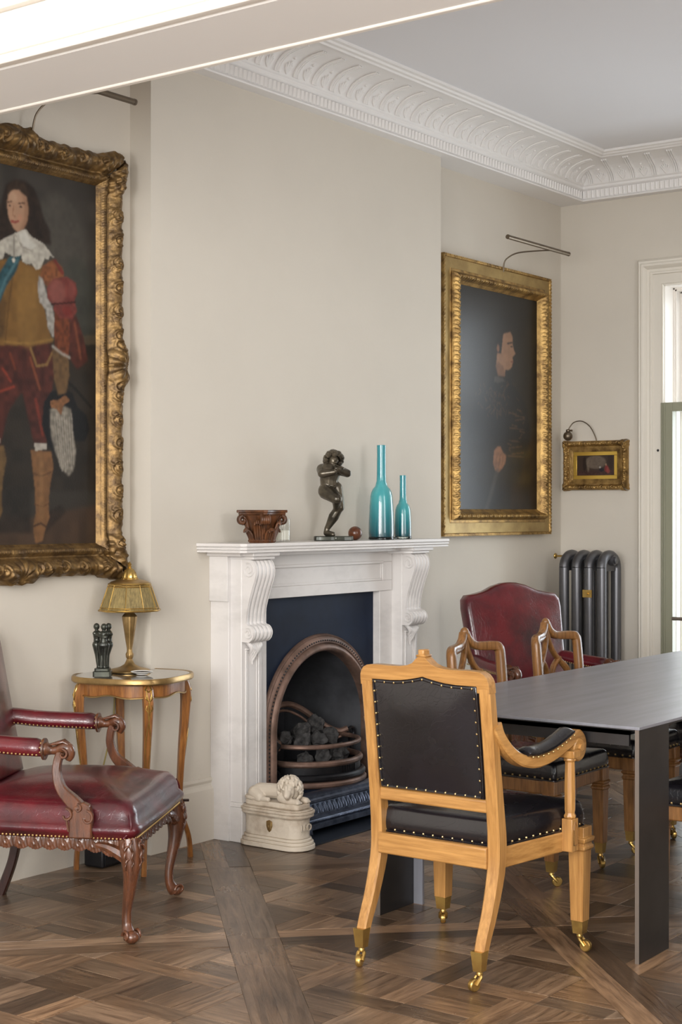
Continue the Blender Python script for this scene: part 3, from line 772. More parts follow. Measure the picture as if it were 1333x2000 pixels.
# carved capital
t = thing('carved_capital', 'small carved dark wooden column capital at the left end of the mantel shelf', 'carving', (5.225, 4.268, ZM), .05)
m = MB()
def abacus(h0, h1, r, cut):
    pts = []
    for k in range(4):
        a = PI/4+k*PI/2; c0 = Vector((math.cos(a), math.sin(a)))*r; n0 = Vector((-c0.y, c0.x)).normalized()
        pts += [c0-n0*.008, c0+n0*.008]
        c1 = Vector((math.cos(a+PI/2), math.sin(a+PI/2)))*r
        for q in range(1, 8):
            w = q/8; p = (c0+n0*.008).lerp(c1-Vector((-c1.y, c1.x)).normalized()*.008, w); md = (c0+c1).normalized(); pts.append(p-md*cut*math.sin(PI*w))
    return [(p.x, p.y) for p in pts]
m.prism(abacus(0, 0, .112, .018), .132, .144); m.prism(abacus(0, 0, .104, .016), .123, .132); m.prism(abacus(0, 0, .096, .014), .118, .123)
m.build('abacus', M_['capwood'], t, bevel=.002)
m = MB(); m.lathe([(.056, 0), (.058, .006), (.056, .012), (.052, .014), (.053, .05), (.061, .085), (.075, .108), (.083, .12)], 32); m.lathe([(.059, .004), (.061, .009), (.059, .014)], 32, None, 16, .03)
m.build('bell', M_['capwood'], t)
m = MB()
for k in range(8):
    a = k*PI/4+PI/8; R = Matrix.Rotation(a, 4, 'Z')
    for q in (-1.5, -.5, .5, 1.5):
        hh = .050-.006*abs(q) if k % 2 else .082-.006*abs(q)
        m.tube([R @ Vector((.052, q*.009, .014)), R @ Vector((.060, q*.0115, .014+hh*.5)), R @ Vector((.072, q*.010, .014+hh*.95)), R @ Vector((.082, q*.008, .014+hh)), R @ Vector((.085, q*.008, .004+hh))], [.006, .0065, .006, .006, .004], 7)
m.build('acanthus_leaves', M_['capwood'], t, angle=70)
for k in range(4):
    m = MB(); a = PI/4+k*PI/2; R = Matrix.Rotation(a, 4, 'Z')
    for q in (-.013, -.004, .005, .014):
        pts = []
        for w in range(26): an = PI/2-w/25*5.4; rr = .019*(1-.70*w/25); pts.append(R @ Vector((.086+rr*math.cos(an), q, .099+rr*math.sin(an))))
        m.tube(pts, lerp_list([.010, .009, .006], 26), 8)
    m.tube([R @ Vector(p) for p in ((.055, 0, .04), (.064, 0, .08), (.072, 0, .108), (.086, 0, .119))], [.008, .010, .012, .010], 8)
    m.build('volute', M_['capwood'], t, angle=60)
# candle glass
t = thing('candle_glass', 'clear glass tumbler with white candle wax beside the wooden capital', 'candle', (5.452, 4.335, ZM))
m = MB(); m.lathe([(.034, 0), (.036, .002), (.036, .104), (.0345, .105), (.0338, .104), (.0335, .010), (.001, .009)], 32); m.build('glass', M_['glass'], t)
m = MB(); m.lathe([(.0330, .010), (.0332, .052), (.030, .053), (.001, .052)], 32); m.build('wax', M_['wax'], t)
m = MB(); m.tube([(0, 0, .05), (.001, 0, .062)], .001, 6); m.build('wick', M_['plastic'], t)
# ball
m = MB(); m.ball((0, 0, 0), .0335, 32); o = m.build('wooden_ball', M_['ballwood'], None); o.location = (5.957, 4.292, ZM+.0335)
tag(o, 'turned reddish-brown wooden ball between the bronze figure and the tall blue vase', 'ball')
# vases: cased glass, colour is denser towards the foot
def vase_mat():
    m = bpy.data.materials.new('turquoise_cased_glass'); m.use_nodes = True; nt = m.node_tree; N = nt.nodes; L = nt.links; b = N['Principled BSDF']
    tc = N.new('ShaderNodeTexCoord'); sp = N.new('ShaderNodeSeparateXYZ'); L.new(tc.outputs['Generated'], sp.inputs[0])
    cr = N.new('ShaderNodeValToRGB'); L.new(sp.outputs[2], cr.inputs[0]); e = cr.color_ramp.elements
    e[0].position = .0; e[0].color = (*srgb('#063B46'), 1); e[1].position = .95; e[1].color = (*srgb('#2B8A96'), 1)
    for p, c in ((.05, '#08525D'), (.22, '#137680'), (.42, '#3F9EA4'), (.56, '#48A5AB'), (.68, '#2F909B')):
        q = e.new(p); q.color = (*srgb(c), 1)
    L.new(cr.outputs[0], b.inputs['Base Color']); b.inputs['Roughness'].default_value = .25; b.inputs['Coat Weight'].default_value = 1; b.inputs['Coat Roughness'].default_value = .02
    b.inputs['Subsurface Weight'].default_value = .0; return m
VM = vase_mat(); M_['thickglass'] = mat('thick_clear_glass', (.85, .97, .97), .02, trans=1.0)
def vase(name, label, loc, h, r, rn):
    t = thing(name, label, 'vase', loc, 0, 'turquoise bottle vases on the mantel shelf')
    m = MB(); m.lathe([(r*.90, .010), (r*.985, .014), (r, .03), (r*.985, h*.20), (r*.93, h*.36), (r*.87, h*.46), (r*.80, h*.50), (r*.68, h*.535), (r*.50, h*.562), (rn*1.25, h*.585), (rn*1.05, h*.62), (rn, h*.68), (rn*.97, h*.9), (rn, h-.001), (rn*.92, h), (rn*.86, h-.004), (rn*.86, h*.7)], 48)
    m.build('body', VM, t)
    m = MB(); m.lathe([(r*.95, 0), (r*1.01, .003), (r*1.01, .009), (r*.97, .0135), (r*.9, .0105)], 48); m.build('foot', M_['thickglass'], t)
vase('glass_vase', 'tall turquoise glass bottle vase with long neck, the larger of two', (6.188, 4.300, ZM), .463, .0625, .0225)
vase('glass_vase', 'short turquoise glass bottle vase, the smaller and rightmost of two', (6.395, 4.312, ZM), .319, .0435, .0165)

# bronze figure: one leg planted and bent, the other raised, hands with pipes at the mouth, thick curls
def fig(name, parts, mt, parent, vox=.003, sm=3):
    m = MB()
    for p in parts:
        if len(p) == 4: m.capsule(*p)
        else: m.ball(*p)
    return m.build(name, mt, parent, remesh=vox, smoothit=sm)
t = thing('bronze_figure', 'dark bronze statuette of a curly-haired dancing piper on one leg', 'statuette', (5.795, 4.300, ZM), -.93)
# local frame: x = right in the photo, y = away, z up (about .42 high)
m = MB()
pts = [(q[0]*.093, q[1]*.06) for q in [(-1, -.55), (-.9, -.9), (-.3, -1), (.1, -.75), (.55, -1), (.95, -.8), (1, -.2), (1, .6), (.6, 1), (-.2, .8), (-.7, 1), (-1, .6)]]
m.prism(pts, 0, .022); m.build('base', M_['bronze_g'], t, bevel=.004)
# (x,z) from the photo: px centre 652, scale 1/415 m per px at this depth
b_ = [((-.028, .000, .034), (-.004, -.020, .030), .013, .011),   # planted foot
      ((-.034, .004, .036), (-.030, .004, .060), .012, .011),
      ((-.030, .004, .058), (.000, -.004, .112), .011, .021), ((.000, -.004, .112), (.026, -.012, .156), .021, .017),  # shank with calf
      ((.026, -.014, .158), (.006, .004, .245), .021, .031),   # thigh of the standing leg
      ((.022, -.022, .16), (.022, -.022, .17), .015, .015),
      ((-.034, -.012, .232), (.014, -.062, .196), .033, .022),  # raised thigh coming forward
      ((.014, -.062, .196), (.012, -.022, .150), .019, .012), ((.010, -.020, .150), (.016, -.004, .134), .012, .009),  # folded shank, foot behind the knee
      ((-.030, .008, .234), (-.008, .0, .226), .036, .033),  # pelvis
      ((-.022, .002, .25), (-.022, .0, .29), .033, .036), ((-.022, .0, .29), (-.016, -.004, .325), .036, .042),  # torso
      ((-.052, .01, .335), (.020, -.012, .330), .024, .022),  # shoulders
      ((-.056, .004, .336), (-.054, -.040, .314), .021, .017), ((-.054, -.040, .314), (.004, -.056, .322), .017, .011),  # near arm
      ((.022, -.012, .332), (.064, -.022, .316), .020, .016), ((.064, -.022, .316), (.020, -.056, .332), .016, .010),  # far arm, elbow out to the right
      ((-.010, -.006, .335), (-.004, -.012, .36), .018, .016),
      ((.000, -.012, .372), (.030, 0)[0:1]+(0, 0), 0, 0)][:-1]
for k in range(4):       # fingers of both hands on the pipe
    b_.append(((.006+.007*k, -.058, .326), (.008+.007*k, -.066, .338), .0052, .0042)); b_.append(((.008+.0065*k, -.054, .332), (.008+.0065*k, -.064, .344), .0050, .0040))
b_ += [((.0, -.014, .374), (.026, .028, .033), 20), ((.010, -.040, .366), (.008, .010, .008), 12), ((.006, -.036, .354), (.010, .008, .007), 12)]
b_ = [(p[0], p[1], p[2]*1.2, p[3]*1.2) if len(p) == 4 and p[2] > .009 else p for p in b_]
fig('body', b_, M_['bronze'], t, .0026, 3)
m = MB(); rr = random.Random(5)
for k in range(130):
    a = rr.uniform(0, 2*PI); e = rr.uniform(-.55, 1.45); d = Vector((math.cos(a)*math.cos(e), math.sin(a)*math.cos(e), math.sin(e)))
    if d.y < -.55 and d.z < .35: continue
    m.ball((.0+d.x*.041, -.006+d.y*.038, .380+d.z*.038), rr.uniform(.009, .013), 8)
for k in range(10): m.ball((-.012+.004*k*.7, -.036, .348+rr.uniform(-.004, .004)), .006, 8)
m.build('curly_hair', M_['bronze'], t)
m = MB(); m.tube([(-.002, -.046, .352), (.035, -.082, .330)], [.0035, .005], 8); m.tube([(.006, -.044, .356), (.048, -.074, .338)], [.0035, .005], 8); m.build('pipes', M_['bronze'], t)
m = MB()
for k in range(14): m.ball((-.040+.0035*k, -.030-.010*math.sin(k*.5), .252+.003*math.sin(k*1.7)), .008, 8)
m.build('loin_drapery', M_['bronze'], t)

# ================================================================= STONE LION
t = thing('stone_lion', 'weathered limestone sleeping lion on an oval plinth with small shield', 'sculpture', (5.155, 4.125, .002), -PI/2+.0)
# local x: along the length towards the camera side (world -y), local y: world +x
def oval(L, Wd, r, n=8):
    return rounded(-L, L, -Wd, Wd, r, n)
m = MB()
for (L, Wd, r, z0, z1) in ((.178, .083, .075, 0, .020), (.172, .077, .07, .020, .034), (.163, .070, .062, .034, .046), (.154, .062, .054, .046, .128), (.160, .067, .06, .128, .136), (.172, .079, .07, .136, .150), (.176, .083, .074, .150, .162), (.168, .075, .066, .162, .168)):
    m.prism(oval(L, Wd, r), z0, z1)
m.build('plinth', M_['stone'], t, bevel=.004)
m = MB(); m.prism(oval(.150, .052, .03), .168, .192); m.build('ledge', M_['stone'], t, bevel=.006)
# lettering on the rounded end
fc = bpy.data.curves.new('lettering', 'FONT'); fc.body = 'LEO'; fc.size = .042; fc.extrude = .002; fc.align_x = 'CENTER'
tmp_ = bpy.data.objects.new('lettering_curve', fc); C.objects.link(tmp_); bpy.context.view_layer.update()
fme = bpy.data.meshes.new_from_object(tmp_.evaluated_get(bpy.context.evaluated_depsgraph_get())); bpy.data.objects.remove(tmp_)
fo_ = bpy.data.objects.new('lettering', fme); C.objects.link(fo_); fo_.parent = t; fme.materials.clear(); fme.materials.append(M_['stone'])
fo_.location = (.1555, .0, .078); fo_.rotation_euler = (PI/2, 0, PI/2)
m = MB(); sh = [(-.016, .020), (0, .026), (.016, .020), (.017, 0), (.010, -.018), (0, -.026), (-.010, -.018), (-.017, 0)]
m.cushion(dense(sh, .006), 0, .003, .002, .004, M=Matrix(((-1,0,0,.005),(0,0,-1,-.0615),(0,1,0,.092),(0,0,0,1)))); m.ball((.005, -.068, .092), (.005, .004, .008), 8)
m.build('shield', M_['brass_old'], t)
L_ = [((-.095, .0, .225), (.0, .0, .232), .034, .032), ((-.0, 0, .232), (.06, .0, .240), .033, .036),     # body
      ((-.105, -.024, .218), (-.070, -.036, .206), .032, .026), ((-.105, .024, .218), (-.07, .036, .206), .03, .024),   # haunches
      ((-.07, -.042, .198), (-.015, -.046, .200), .013, .011), ((-.13, -.03, .196), (-.06, -.05, .197), .009, .010),
      ((.05, -.030, .214), (.085, -.040, .205), .024, .017), ((.05, .030, .214), (.09, .036, .205), .024, .017),
      ((.085, -.040, .202), (.135, -.036, .202), .014, .014), ((.09, .034, .202), (.140, .020, .202), .014, .015)]   # paws
for k in range(4): L_ += [((.138, -.045+.007*k, .201), (.147, -.045+.007*k, .199), .0062, .0055), ((.142, .009+.007*k, .201), (.151, .009+.007*k, .199), .0062, .0055)]
L_ += [((.070, -.004, .246), (.046, .043, .050), 18), ((.088, -.036, .246), (.029, .026, .034), 18), ((.098, -.056, .240), (.102, -.066, .230), .018, .014), ((.101, -.062, .222), (.099, -.054, .221), .010, .010),
       ((.078, -.060, .256), (.008, .007, .005), 8), ((.108, -.050, .256), (.008, .007, .005), 8), ((.092, -.056, .266), (.103, -.070, .240), .008, .007)]
fig('lion_body', L_, M_['stone'], t, .0028, 2)
m = MB(); rr = random.Random(9); fdir = Vector((.42, -.86, -.25)).normalized(); c0 = Vector((.072, -.004, .246))
for k in range(230):
    d = Vector((rr.gauss(0, 1), rr.gauss(0, 1), rr.gauss(0, 1))).normalized()
    if d.dot(fdir) > .60: continue
    p = c0+Vector((d.x*.050, d.y*.047, d.z*.053))
    if p.z < .196: continue
    dn = Vector((rr.uniform(-.4, .4), rr.uniform(-.4, .4), -1)); dn = (dn-d*dn.dot(d)).normalized()
    m.tube([p-dn*.010, p-dn*.002+d*.004, p+dn*.008+d*.002, p+dn*.015-d*.004], [.004, .0085, .0075, .003], 6)
m.build('mane', M_['stone'], t, angle=80)
m = MB(); m.tube(spline([(-.135, .0, .215), (-.148, -.02, .202), (-.13, -.045, .200), (-.09, -.052, .199)], 6), [.009]*19, 8); m.ball((-.085, -.053, .200), (.014, .008, .008), 8); m.build('tail', M_['stone'], t)

# ================================================================= RADIATOR
t = thing('radiator', 'tall gunmetal column radiator under the small picture on the far wall', 'radiator', (8.33, 4.10, 0))
for k in range(4):
    m = MB(); yy = .035+k*.083
    for xx, r in ((-.095, .020), (0, .0001), (.095, .020)):
        if r < .01: continue
        m.tube([(xx, yy, .13), (xx, yy, 1.10)], .027, 12, flat=1.15, side=(1, 0, 0))
    for z, s in ((1.15, 1), (.09, -1)):
        pts = [(-.095*math.cos(a*PI/14), yy, z-s*.05+s*.075*math.sin(a*PI/14)) for a in range(15)]
        m.tube(pts, .030, 12)
    m.tube([(-.02, yy, .45), (.02, yy, .45)], .016, 10); m.box(-.09, .09, yy-.010, yy+.010, 1.08, 1.15); m.box(-.09, .09, yy-.010, yy+.010, .09, .16)
    m.box(-.08, .08, yy-.006, yy+.006, .30, .38)
    m.build('section', M_['radiator'], t)
m = MB()
for z in (1.145, .105):
    m = MB(); m.tube([(0, -.004, z), (0, .33, z)], .032, 16); m.lathe([(.024, 0), (.024, .012), (.012, .016)], 6, Matrix.Translation((0, -.004, z)) @ Matrix.Rotation(PI/2, 4, 'X')); m.build('connector', M_['radiator'], t)
m = MB(); m.tube([(-.03, .33, 1.165), (-.03, .37, 1.165)], .006, 8); m.lathe([(.016, 0), (.018, .004), (.014, .010)], 12, Matrix.Translation((-.03, .382, 1.165)) @ Matrix.Rotation(PI/2, 4, 'X')); m.build('air_valve', M_['brass'], t)
m = MB(); m.box(-.126, -.12, .085, .145, .925, .970); m.tube([(-.126, .115, .948), (-.14, .115, .948)], .008, 10); m.build('wall_stay_plate', M_['brass'], t)
for yy in (.035, .035+3*.083):
    for x0 in (-.125, .065):
        m = MB(); m.box(x0, x0+.06, yy-.02, yy+.02, 0, .12); m.build('foot', M_['radiator'], t, bevel=.008)

# ================================================================= SIDE TABLE, LAMP, FIGURE GROUP
TX, TY = 4.532, 4.378
t = thing('side_table', 'golden inlaid occasional table with gilt mounts beside the burgundy armchair', 'side table', (TX, TY, 0))
def serp(R, n=96, amp=.055): 
    return [(R*(1+amp*math.cos(4*(2*PI*k/n)-4*(-.52)))*math.cos(2*PI*k/n), R*(1+amp*math.cos(4*(2*PI*k/n)-4*(-.52)))*math.sin(2*PI*k/n)) for k in range(n)]
m = MB(); m.prism(serp(.222), .757, .774); m.build('tabletop', M_['marbletop'], t, bevel=.002)
m = MB(); rows = []
o_ = serp(.238)
for (r, z) in ((.222, .774), (.234, .776), (.238, .770), (.238, .756), (.232, .750), (.222, .752)):
    rows.append([(x, y, z) for x, y in serp(r)])
k = len(o_); m.add([p for r in rows for p in r], [(i*k+j, i*k+(j+1) % k, ((i+1) % 6)*k+(j+1) % k, ((i+1) % 6)*k+j) for i in range(6) for j in range(k)])
m.build('gilt_rim', M_['brass_old'], t)
m = MB(); vs = []; n = 96
for row in range(4):
    for kx in range(n):
        a = 2*PI*kx/n; ph = 4*(a+.52); R = .205*(1+.045*math.cos(ph)); c = (1-math.cos(ph))/2
        low = .700-.010*c + .022*max(0, math.cos(ph+PI))**2*-0 + (.018*(abs(math.sin(ph/2))**6)) 
        z = (.752, .752, low, low)[row]; R -= (.012, 0, 0, .012)[row]
        vs.append((R*math.cos(a), R*math.sin(a), z))
m.add(vs, [(i*n+j, i*n+(j+1) % n, ((i+1) % 4)*n+(j+1) % n, ((i+1) % 4)*n+j) for i in range(4) for j in range(n)])
ap = m.build('apron', M_['walnut'], t, angle=40)
m = MB(); pth = []
for kx in range(n):
    a = 2*PI*kx/n; ph = 4*(a+.52); R = .206*(1+.045*math.cos(ph))+.002; c = (1-math.cos(ph))/2
    pth.append((R*math.cos(a), R*math.sin(a), .700-.010*c+(.018*(abs(math.sin(ph/2))**6))))
m.tube(pth, .0035, 6, closed=True)
m.build('apron_moulding', M_['brass_old'], ap)
feet = [(-.128, -.181), (.243, -.093), (-.20, .122), (.13, .165)]
tops = [(-.100, -.168), (.178, -.095), (-.180, .095), (.10, .168)]
for (fx, fy), (tx, ty) in zip(feet, tops):
    d = Vector((tx, ty)).normalized()
    pth = spline([(tx, ty, .755), (tx+d.x*.022, ty+d.y*.022, .70), (tx+d.x*.020, ty+d.y*.020, .60), (tx*.9+fx*.1-d.x*.0, ty*.9+fy*.1, .42), (tx*.75+fx*.25-d.x*.012, ty*.75+fy*.25-d.y*.012, .22), (fx*.8+tx*.2, fy*.8+ty*.2, .09), (fx, fy, .0)], 6)
    wl = lerp_list([.040, .040, .034, .026, .021, .019, .020], len(pth))
    m = MB(); m.bar(pth, wl, wl, (-d.y, d.x, 0)); lg = m.build('leg', M_['walnut'], t)
    m = MB(); q0 = [p+Vector((d.x, d.y, 0))*(w/2+.001) for p, w in zip(pth, wl)][1:20]
    for sd in (-1, 1):
        sdv = Vector((-d.y, d.x, 0))*sd
        m.tube([p+sdv*(.007*math.sin(i*.55)+.003) for i, p in enumerate(q0)], lerp_list([.0032, .0024, .0014], len(q0)), 6)
        for w in (3, 6, 9): m.tube([q0[w], q0[w-1]+sdv*.014, q0[w-2]+sdv*.010], [.003, .003, .002], 5)
    m.build('gilt_mount', M_['brass'], lg)
# a thin shaped stretcher near the skirting
m = MB(); m.tube(spline([(.235, -.09, .235), (.12, -.045, .245), (.0, .0, .25), (-.1, .05, .245), (-.195, .118, .235)], 6), .006, 8); m.tube(spline([(-.11, -.17, .235), (-.05, -.08, .245), (.0, .0, .25), (.06, .09, .245), (.115, .162, .235)], 6), .006, 8)
m.build('stretcher', M_['mahog_dark'], t)

ZT = .7765
t = thing('table_lamp', 'antique brass table lamp with pleated gold silk shade and pineapple finial', 'lamp', (4.575, 4.440, ZT))
m = MB(); m.lathe([(.085, 0), (.086, .005), (.078, .010), (.055, .015), (.040, .020), (.022, .030), (.014, .045)], 48); m.build('base', M_['brass_old'], t)
m = MB(); m.lathe([(.014, .045), (.011, .052), (.015, .060), (.016, .072), (.011, .082), (.011, .095), (.017, .13), (.024, .18), (.029, .215), (.030, .226), (.026, .232), (.019, .240), (.010, .252), (.008, .33)], 48, None, 8, .035); m.build('stem', M_['brass_old'], t)
m = MB(); NS = 10; prof = [(.126, .250), (.122, .256), (.119, .262), (.100, .318), (.088, .352), (.086, .358)]
vs = []; n = NS*12
for r, z in prof:
    for k in range(n):
        a = 2*PI*k/n; u = (k % 12)/12; chord = math.cos(PI/NS)/math.cos((u-.5)*2*PI/NS); vs.append((r*chord*math.cos(a)*(1+.004*(k % 2)), r*chord*math.sin(a)*(1+.004*(k % 2)), z))
m.add(vs, [(i*n+j, i*n+(j+1) % n, (i+1)*n+(j+1) % n, (i+1)*n+j) for i in range(len(prof)-1) for j in range(n)])
sh_ = m.build('lamp_shade', M_['fabric'], t, smooth=False)
m = MB()
for k in range(NS):
    a = 2*PI*k/NS; m.tube([(r*1.012*math.cos(a), r*1.012*math.sin(a), z) for r, z in prof], .0022, 6)
for (r, z, w) in ((.1265, .2525, .0045), (.1215, .264, .002), (.088, .350, .004), (.0855, .360, .005)):
    m.tube([(r*math.cos(2*PI*k/NS), r*math.sin(2*PI*k/NS), z) for k in range(NS)], w, 8, closed=True)
m.build('shade_ribs', M_['brass'], sh_)
m = MB(); m.lathe([(.086, .358), (.080, .368), (.064, .374), (.050, .378), (.034, .380)], 20); m.build('shade_cap', M_['brass_old'], t)
m = MB(); m.lathe([(.036, .378), (.034, .384), (.030, .386), (.030, .392), (.026, .405), (.018, .418), (.010, .424), (.006, .427), (.009, .431), (.006, .436), (.009, .441), (.004, .447), (.001, .452)], 24, None, 12, .05); m.tube([(.03, 0, .384), (.045, 0, .384)], .003, 6); m.tube([(-.03, -.01, .384), (-.045, -.014, .384)], .003, 6)
m.build('finial', M_['brass'], t)
m = MB(); m.tube(spline([(.0, .06, .004), (.03, .10, .002), (.04, .125, -.02), (.03, .122, -.20), (-.04, .10, -.36), (-.11, .08, -.50), (-.15, .04, -.70), (-.10, .02, -.765), (-.06, .03, -.774)], 8), .003, 6); m.build('flex', M_['cord'], t)

t = thing('bronze_group', 'small dark bronze group of three embracing standing nudes on a square base', 'statuette', (4.372, 4.392, ZT), -.93)
m = MB(); m.prism(rounded(-.036, .036, -.03, .03, .008), 0, .022); m.prism(rounded(-.030, .030, -.026, .026, .008), .022, .034); m.build('base', M_['bronze_g'], t, bevel=.002)
G = []
def nude(x, y, lean, face):
    c, s = math.cos(face), math.sin(face)
    def T(a, b, z): return (x+c*a-s*b+lean*(z-.034)*1.0, y+s*a+c*b, z)
    r = [(T(.0, -.006, .040), T(.0, -.006, .085), .0055, .0085), (T(0, .008, .040), T(.004, .006, .086), .0055, .0085),
         (T(.0, -.006, .085), T(.0, -.008, .122), .0085, .013), (T(.004, .006, .086), T(0, .008, .122), .0085, .013),
         (T(0, -.006, .126), T(0, .006, .126), .0145, .0145), (T(0, 0, .132), T(0, 0, .150), .0125, .0105), (T(0, 0, .150), T(.002, 0, .168), .0105, .0135),
         (T(0, -.015, .172), T(0, .015, .172), .0075, .0075), (T(0, 0, .172), T(.002, 0, .186), .006, .005), (T(.003, 0, .198), (.0132, .0132, .0145), 12),
         (T(.012, -.006, .036), T(-.002, -.006, .037), .004, .005), (T(.012, .008, .036), T(-.002, .008, .037), .004, .005)]
    return r, T
g1, T1 = nude(.004, -.014, .02, PI/2); g2, T2 = nude(-.015, .010, -.08, -.3); g3, T3 = nude(.015, .016, .06, PI+.4)
G = g1+g2+g3
G += [(T1(0, -.016, .172), T1(.022, -.026, .166), .006, .005), (T1(.022, -.026, .166), T2(.0, -.008, .172), .005, .004), (T1(0, .016, .172), T1(.020, .026, .170), .006, .005),
      (T2(0, -.015, .172), (.002, -.022, .158), .006, .004), ((.002, -.022, .158), (.016, -.022, .157), .004, .004), (T3(0, .015, .172), (.036, -.004, .168), .006, .005), ((.036, -.004, .168), (.014, -.024, .172), .005, .004),
      (T3(0, -.015, .172), T2(0, .014, .170), .006, .005)]
G = [(p[0], p[1], p[2]*1.25, p[3]*1.25) if len(p) == 4 else p for p in G]
fig('figures', G, M_['bronze_g'], t, .0018, 3)

t = thing('ashtray', 'small shallow porcelain dish with dark centre on the side table', 'dish', (4.520, 4.318, ZT))
m = MB(); m.lathe([(.022, 0), (.024, .003), (.040, .008), (.046, .012), (.045, .013), (.038, .0095), (.022, .005), (.001, .0045)], 40); m.build('dish', M_['porcelain'], t)
m = MB(); m.lathe([(.001, .0050), (.020, .0054), (.036, .0098), (.037, .0102), (.030, .0085), (.001, .0058)], 40); m.build('dark_glaze', M_['plastic'], t)
# things on the floor behind the chair
t = thing('floor_speaker', 'small black box behind the burgundy armchair legs by the skirting', 'speaker', (4.465, 4.462, 0), .1)
m = MB(); m.box(-.085, .085, -.05, .05, .004, .125); m.build('cabinet', M_['plastic'], t, bevel=.01)
m = MB(); m.box(-.075, .075, -.055, -.049, .014, .115); m.build('grille', M_['iron'], t, bevel=.004)
m = MB(); m.lathe([(.008, 0), (.009, .004), (.007, .008)], 14, Matrix.Translation((.085, 0, .03)) @ Matrix.Rotation(PI/2, 4, 'Y')); m.build('knob', M_['plastic'], t)
t = thing('plug_adapter', 'black plug adapter in a wall socket above the skirting behind the armchair seat', 'plug', (4.335, YA-.001, .375))
m = MB(); m.box(-.06, .06, -.010, 0, -.05, .03); m.build('socket_plate', M_['porcelain'], t, bevel=.003)
m = MB(); m.cushion(rounded(-.045, .045, -.025, .025, .012), 0, .04, .008, .004, M=Matrix(((1,0,0,.0),(0,0,-1,-.010),(0,1,0,-.005),(0,0,0,1)))); m.build('plug', M_['plastic'], t)
# ================================================================= DINING TABLE
TX0, TX1, TY0, TY1, TZ = 4.475, 7.07, 2.115, 3.13, .75
t = thing('dining_table', 'long blackened steel dining table with thin top and folded plate legs', 'table', ((TX0+TX1)/2, (TY0+TY1)/2, 0))
hx, hy = (TX1-TX0)/2, (TY1-TY0)/2
m = MB(); m.box(-hx, hx, -hy, hy, .7405, .75); m.build('tabletop', M_['steel'], t, bevel=.0012)
m = MB(); m.prism([(-hx+.004, -hy+.004), (hx-.004, -hy+.004), (hx-.004, hy-.004), (-hx+.004, hy-.004)], .737, .7405); m.box(-hx+.05, hx-.05, -hy+.06, hy-.06, .715, .737); m.build('under_frame', M_['steel_dark'], t, smooth=False)
m = MB(); m.box(-hx+.05, -hx+.062, -hy+.06, hy-.06, .68, .7370)
m.build('cross_rail', M_['steel_dark'], t, smooth=False)
for sx in (-1, 1):
    for sy in (-1, 1):
        x0, x1 = sorted((sx*hx, sx*(hx-.225))); y0, y1 = sorted((sy*(hy-.001), sy*(hy-.016)))
        m = MB(); m.box(x0, x1, y0, y1, 0, .7405); lg = m.build('leg', M_['steel_dark'], t, bevel=.001)
        a, b = sorted((sx*(hx+.0003), sx*(hx-.003))); m = MB(); m.box(a, b, y0+.0005, y1-.0005, 0, .7405); m.build('lit_edge', M_['steel_edge'], lg, smooth=False)  # light on the end edge against the shaded plate, put in as paler metal
        xi = sx*(hx-.225); a, b = sorted((xi, xi+sx*.012)); c, d = sorted((sy*(hy-.016), sy*(hy-.055)))
        m = MB(); m.box(a, b, c, d, 0, .737); m.build('leg_flange', M_['steel'], lg, bevel=.001)
m = MB(); m.tube([(-hx+.049, .32, .708), (-hx+.045, .32, .708)], .006, 10); m.build('bolt', M_['steel'], t)

# ================================================================= CHAIRS WITH CASTERS
def add_caster(parent, x, y, ang, top=.115, sw=.040):
    m = MB(); a = sw/2
    vs = []
    for (w, z) in ((a+.001, top), (a+.001, top-.004), (a*.80, .062), (a*.80, .058)):
        vs += [(x-w, y-w, z), (x+w, y-w, z), (x+w, y+w, z), (x-w, y+w, z)]
    m.add(vs, [(i*4+j, i*4+(j+1) % 4, (i+1)*4+(j+1) % 4, (i+1)*4+j) for i in range(3) for j in range(4)]+[(0, 1, 2, 3), (12, 13, 14, 15)])
    m.lathe([(.008, .058), (.011, .052), (.011, .046), (.007, .042)], 14, Matrix.Translation((x, y, 0)))
    c, s = math.cos(ang), math.sin(ang); wx, wy = x+c*.022, y+s*.022
    for sd in (-1, 1):
        ox, oy = -s*.010*sd, c*.010*sd
        m.tube([(x+ox*.5, y+oy*.5, .046), (x+ox+c*.004, y+oy+s*.004, .040), (wx+ox, wy+oy, .020)], [.006, .006, .006], 8)
    cs = m.build('caster', M_['brass'], parent)
    m = MB(); M = Matrix.Translation((wx, wy, .0200)) @ Matrix.Rotation(ang, 4, 'Z') @ Matrix.Rotation(PI/2, 4, 'X')
    m.lathe([(.004, -.009), (.0165, -.009), (.0195, -.006), (.020, 0), (.0195, .006), (.0165, .009), (.004, .009)], 20, M); m.build('wheel', M_['brass'], cs)
def nails(pts, name, parent, r=.0042):
    m = MB()
    for p in pts: m.ball(p, r, 8)
    o = m.build(name, M_['nail'], parent); o['kind'] = 'stuff'; return o
def lip(pts, parent, name='welt', r=.004, mt='black'):
    m = MB(); m.tube(pts, r, 6, flat=.8); return m.build(name, M_[mt], parent)
def seat_outline(xf, xb, wf, wb, r=.03):
    pts = []
    c = [(xb, -wb), (xf, -wf), (xf, wf), (xb, wb)]
    for i in range(4):
        p0, p1, p2 = Vector(c[i-1]), Vector(c[i]), Vector(c[(i+1) % 4]); a = (p0-p1).normalized()*r+p1; b = (p2-p1).normalized()*r+p1
        for k in range(6):
            w = k/5; pts.append(tuple((a*(1-w)**2+p1*2*w*(1-w)+b*w*w)))
    return dense(pts, .02)

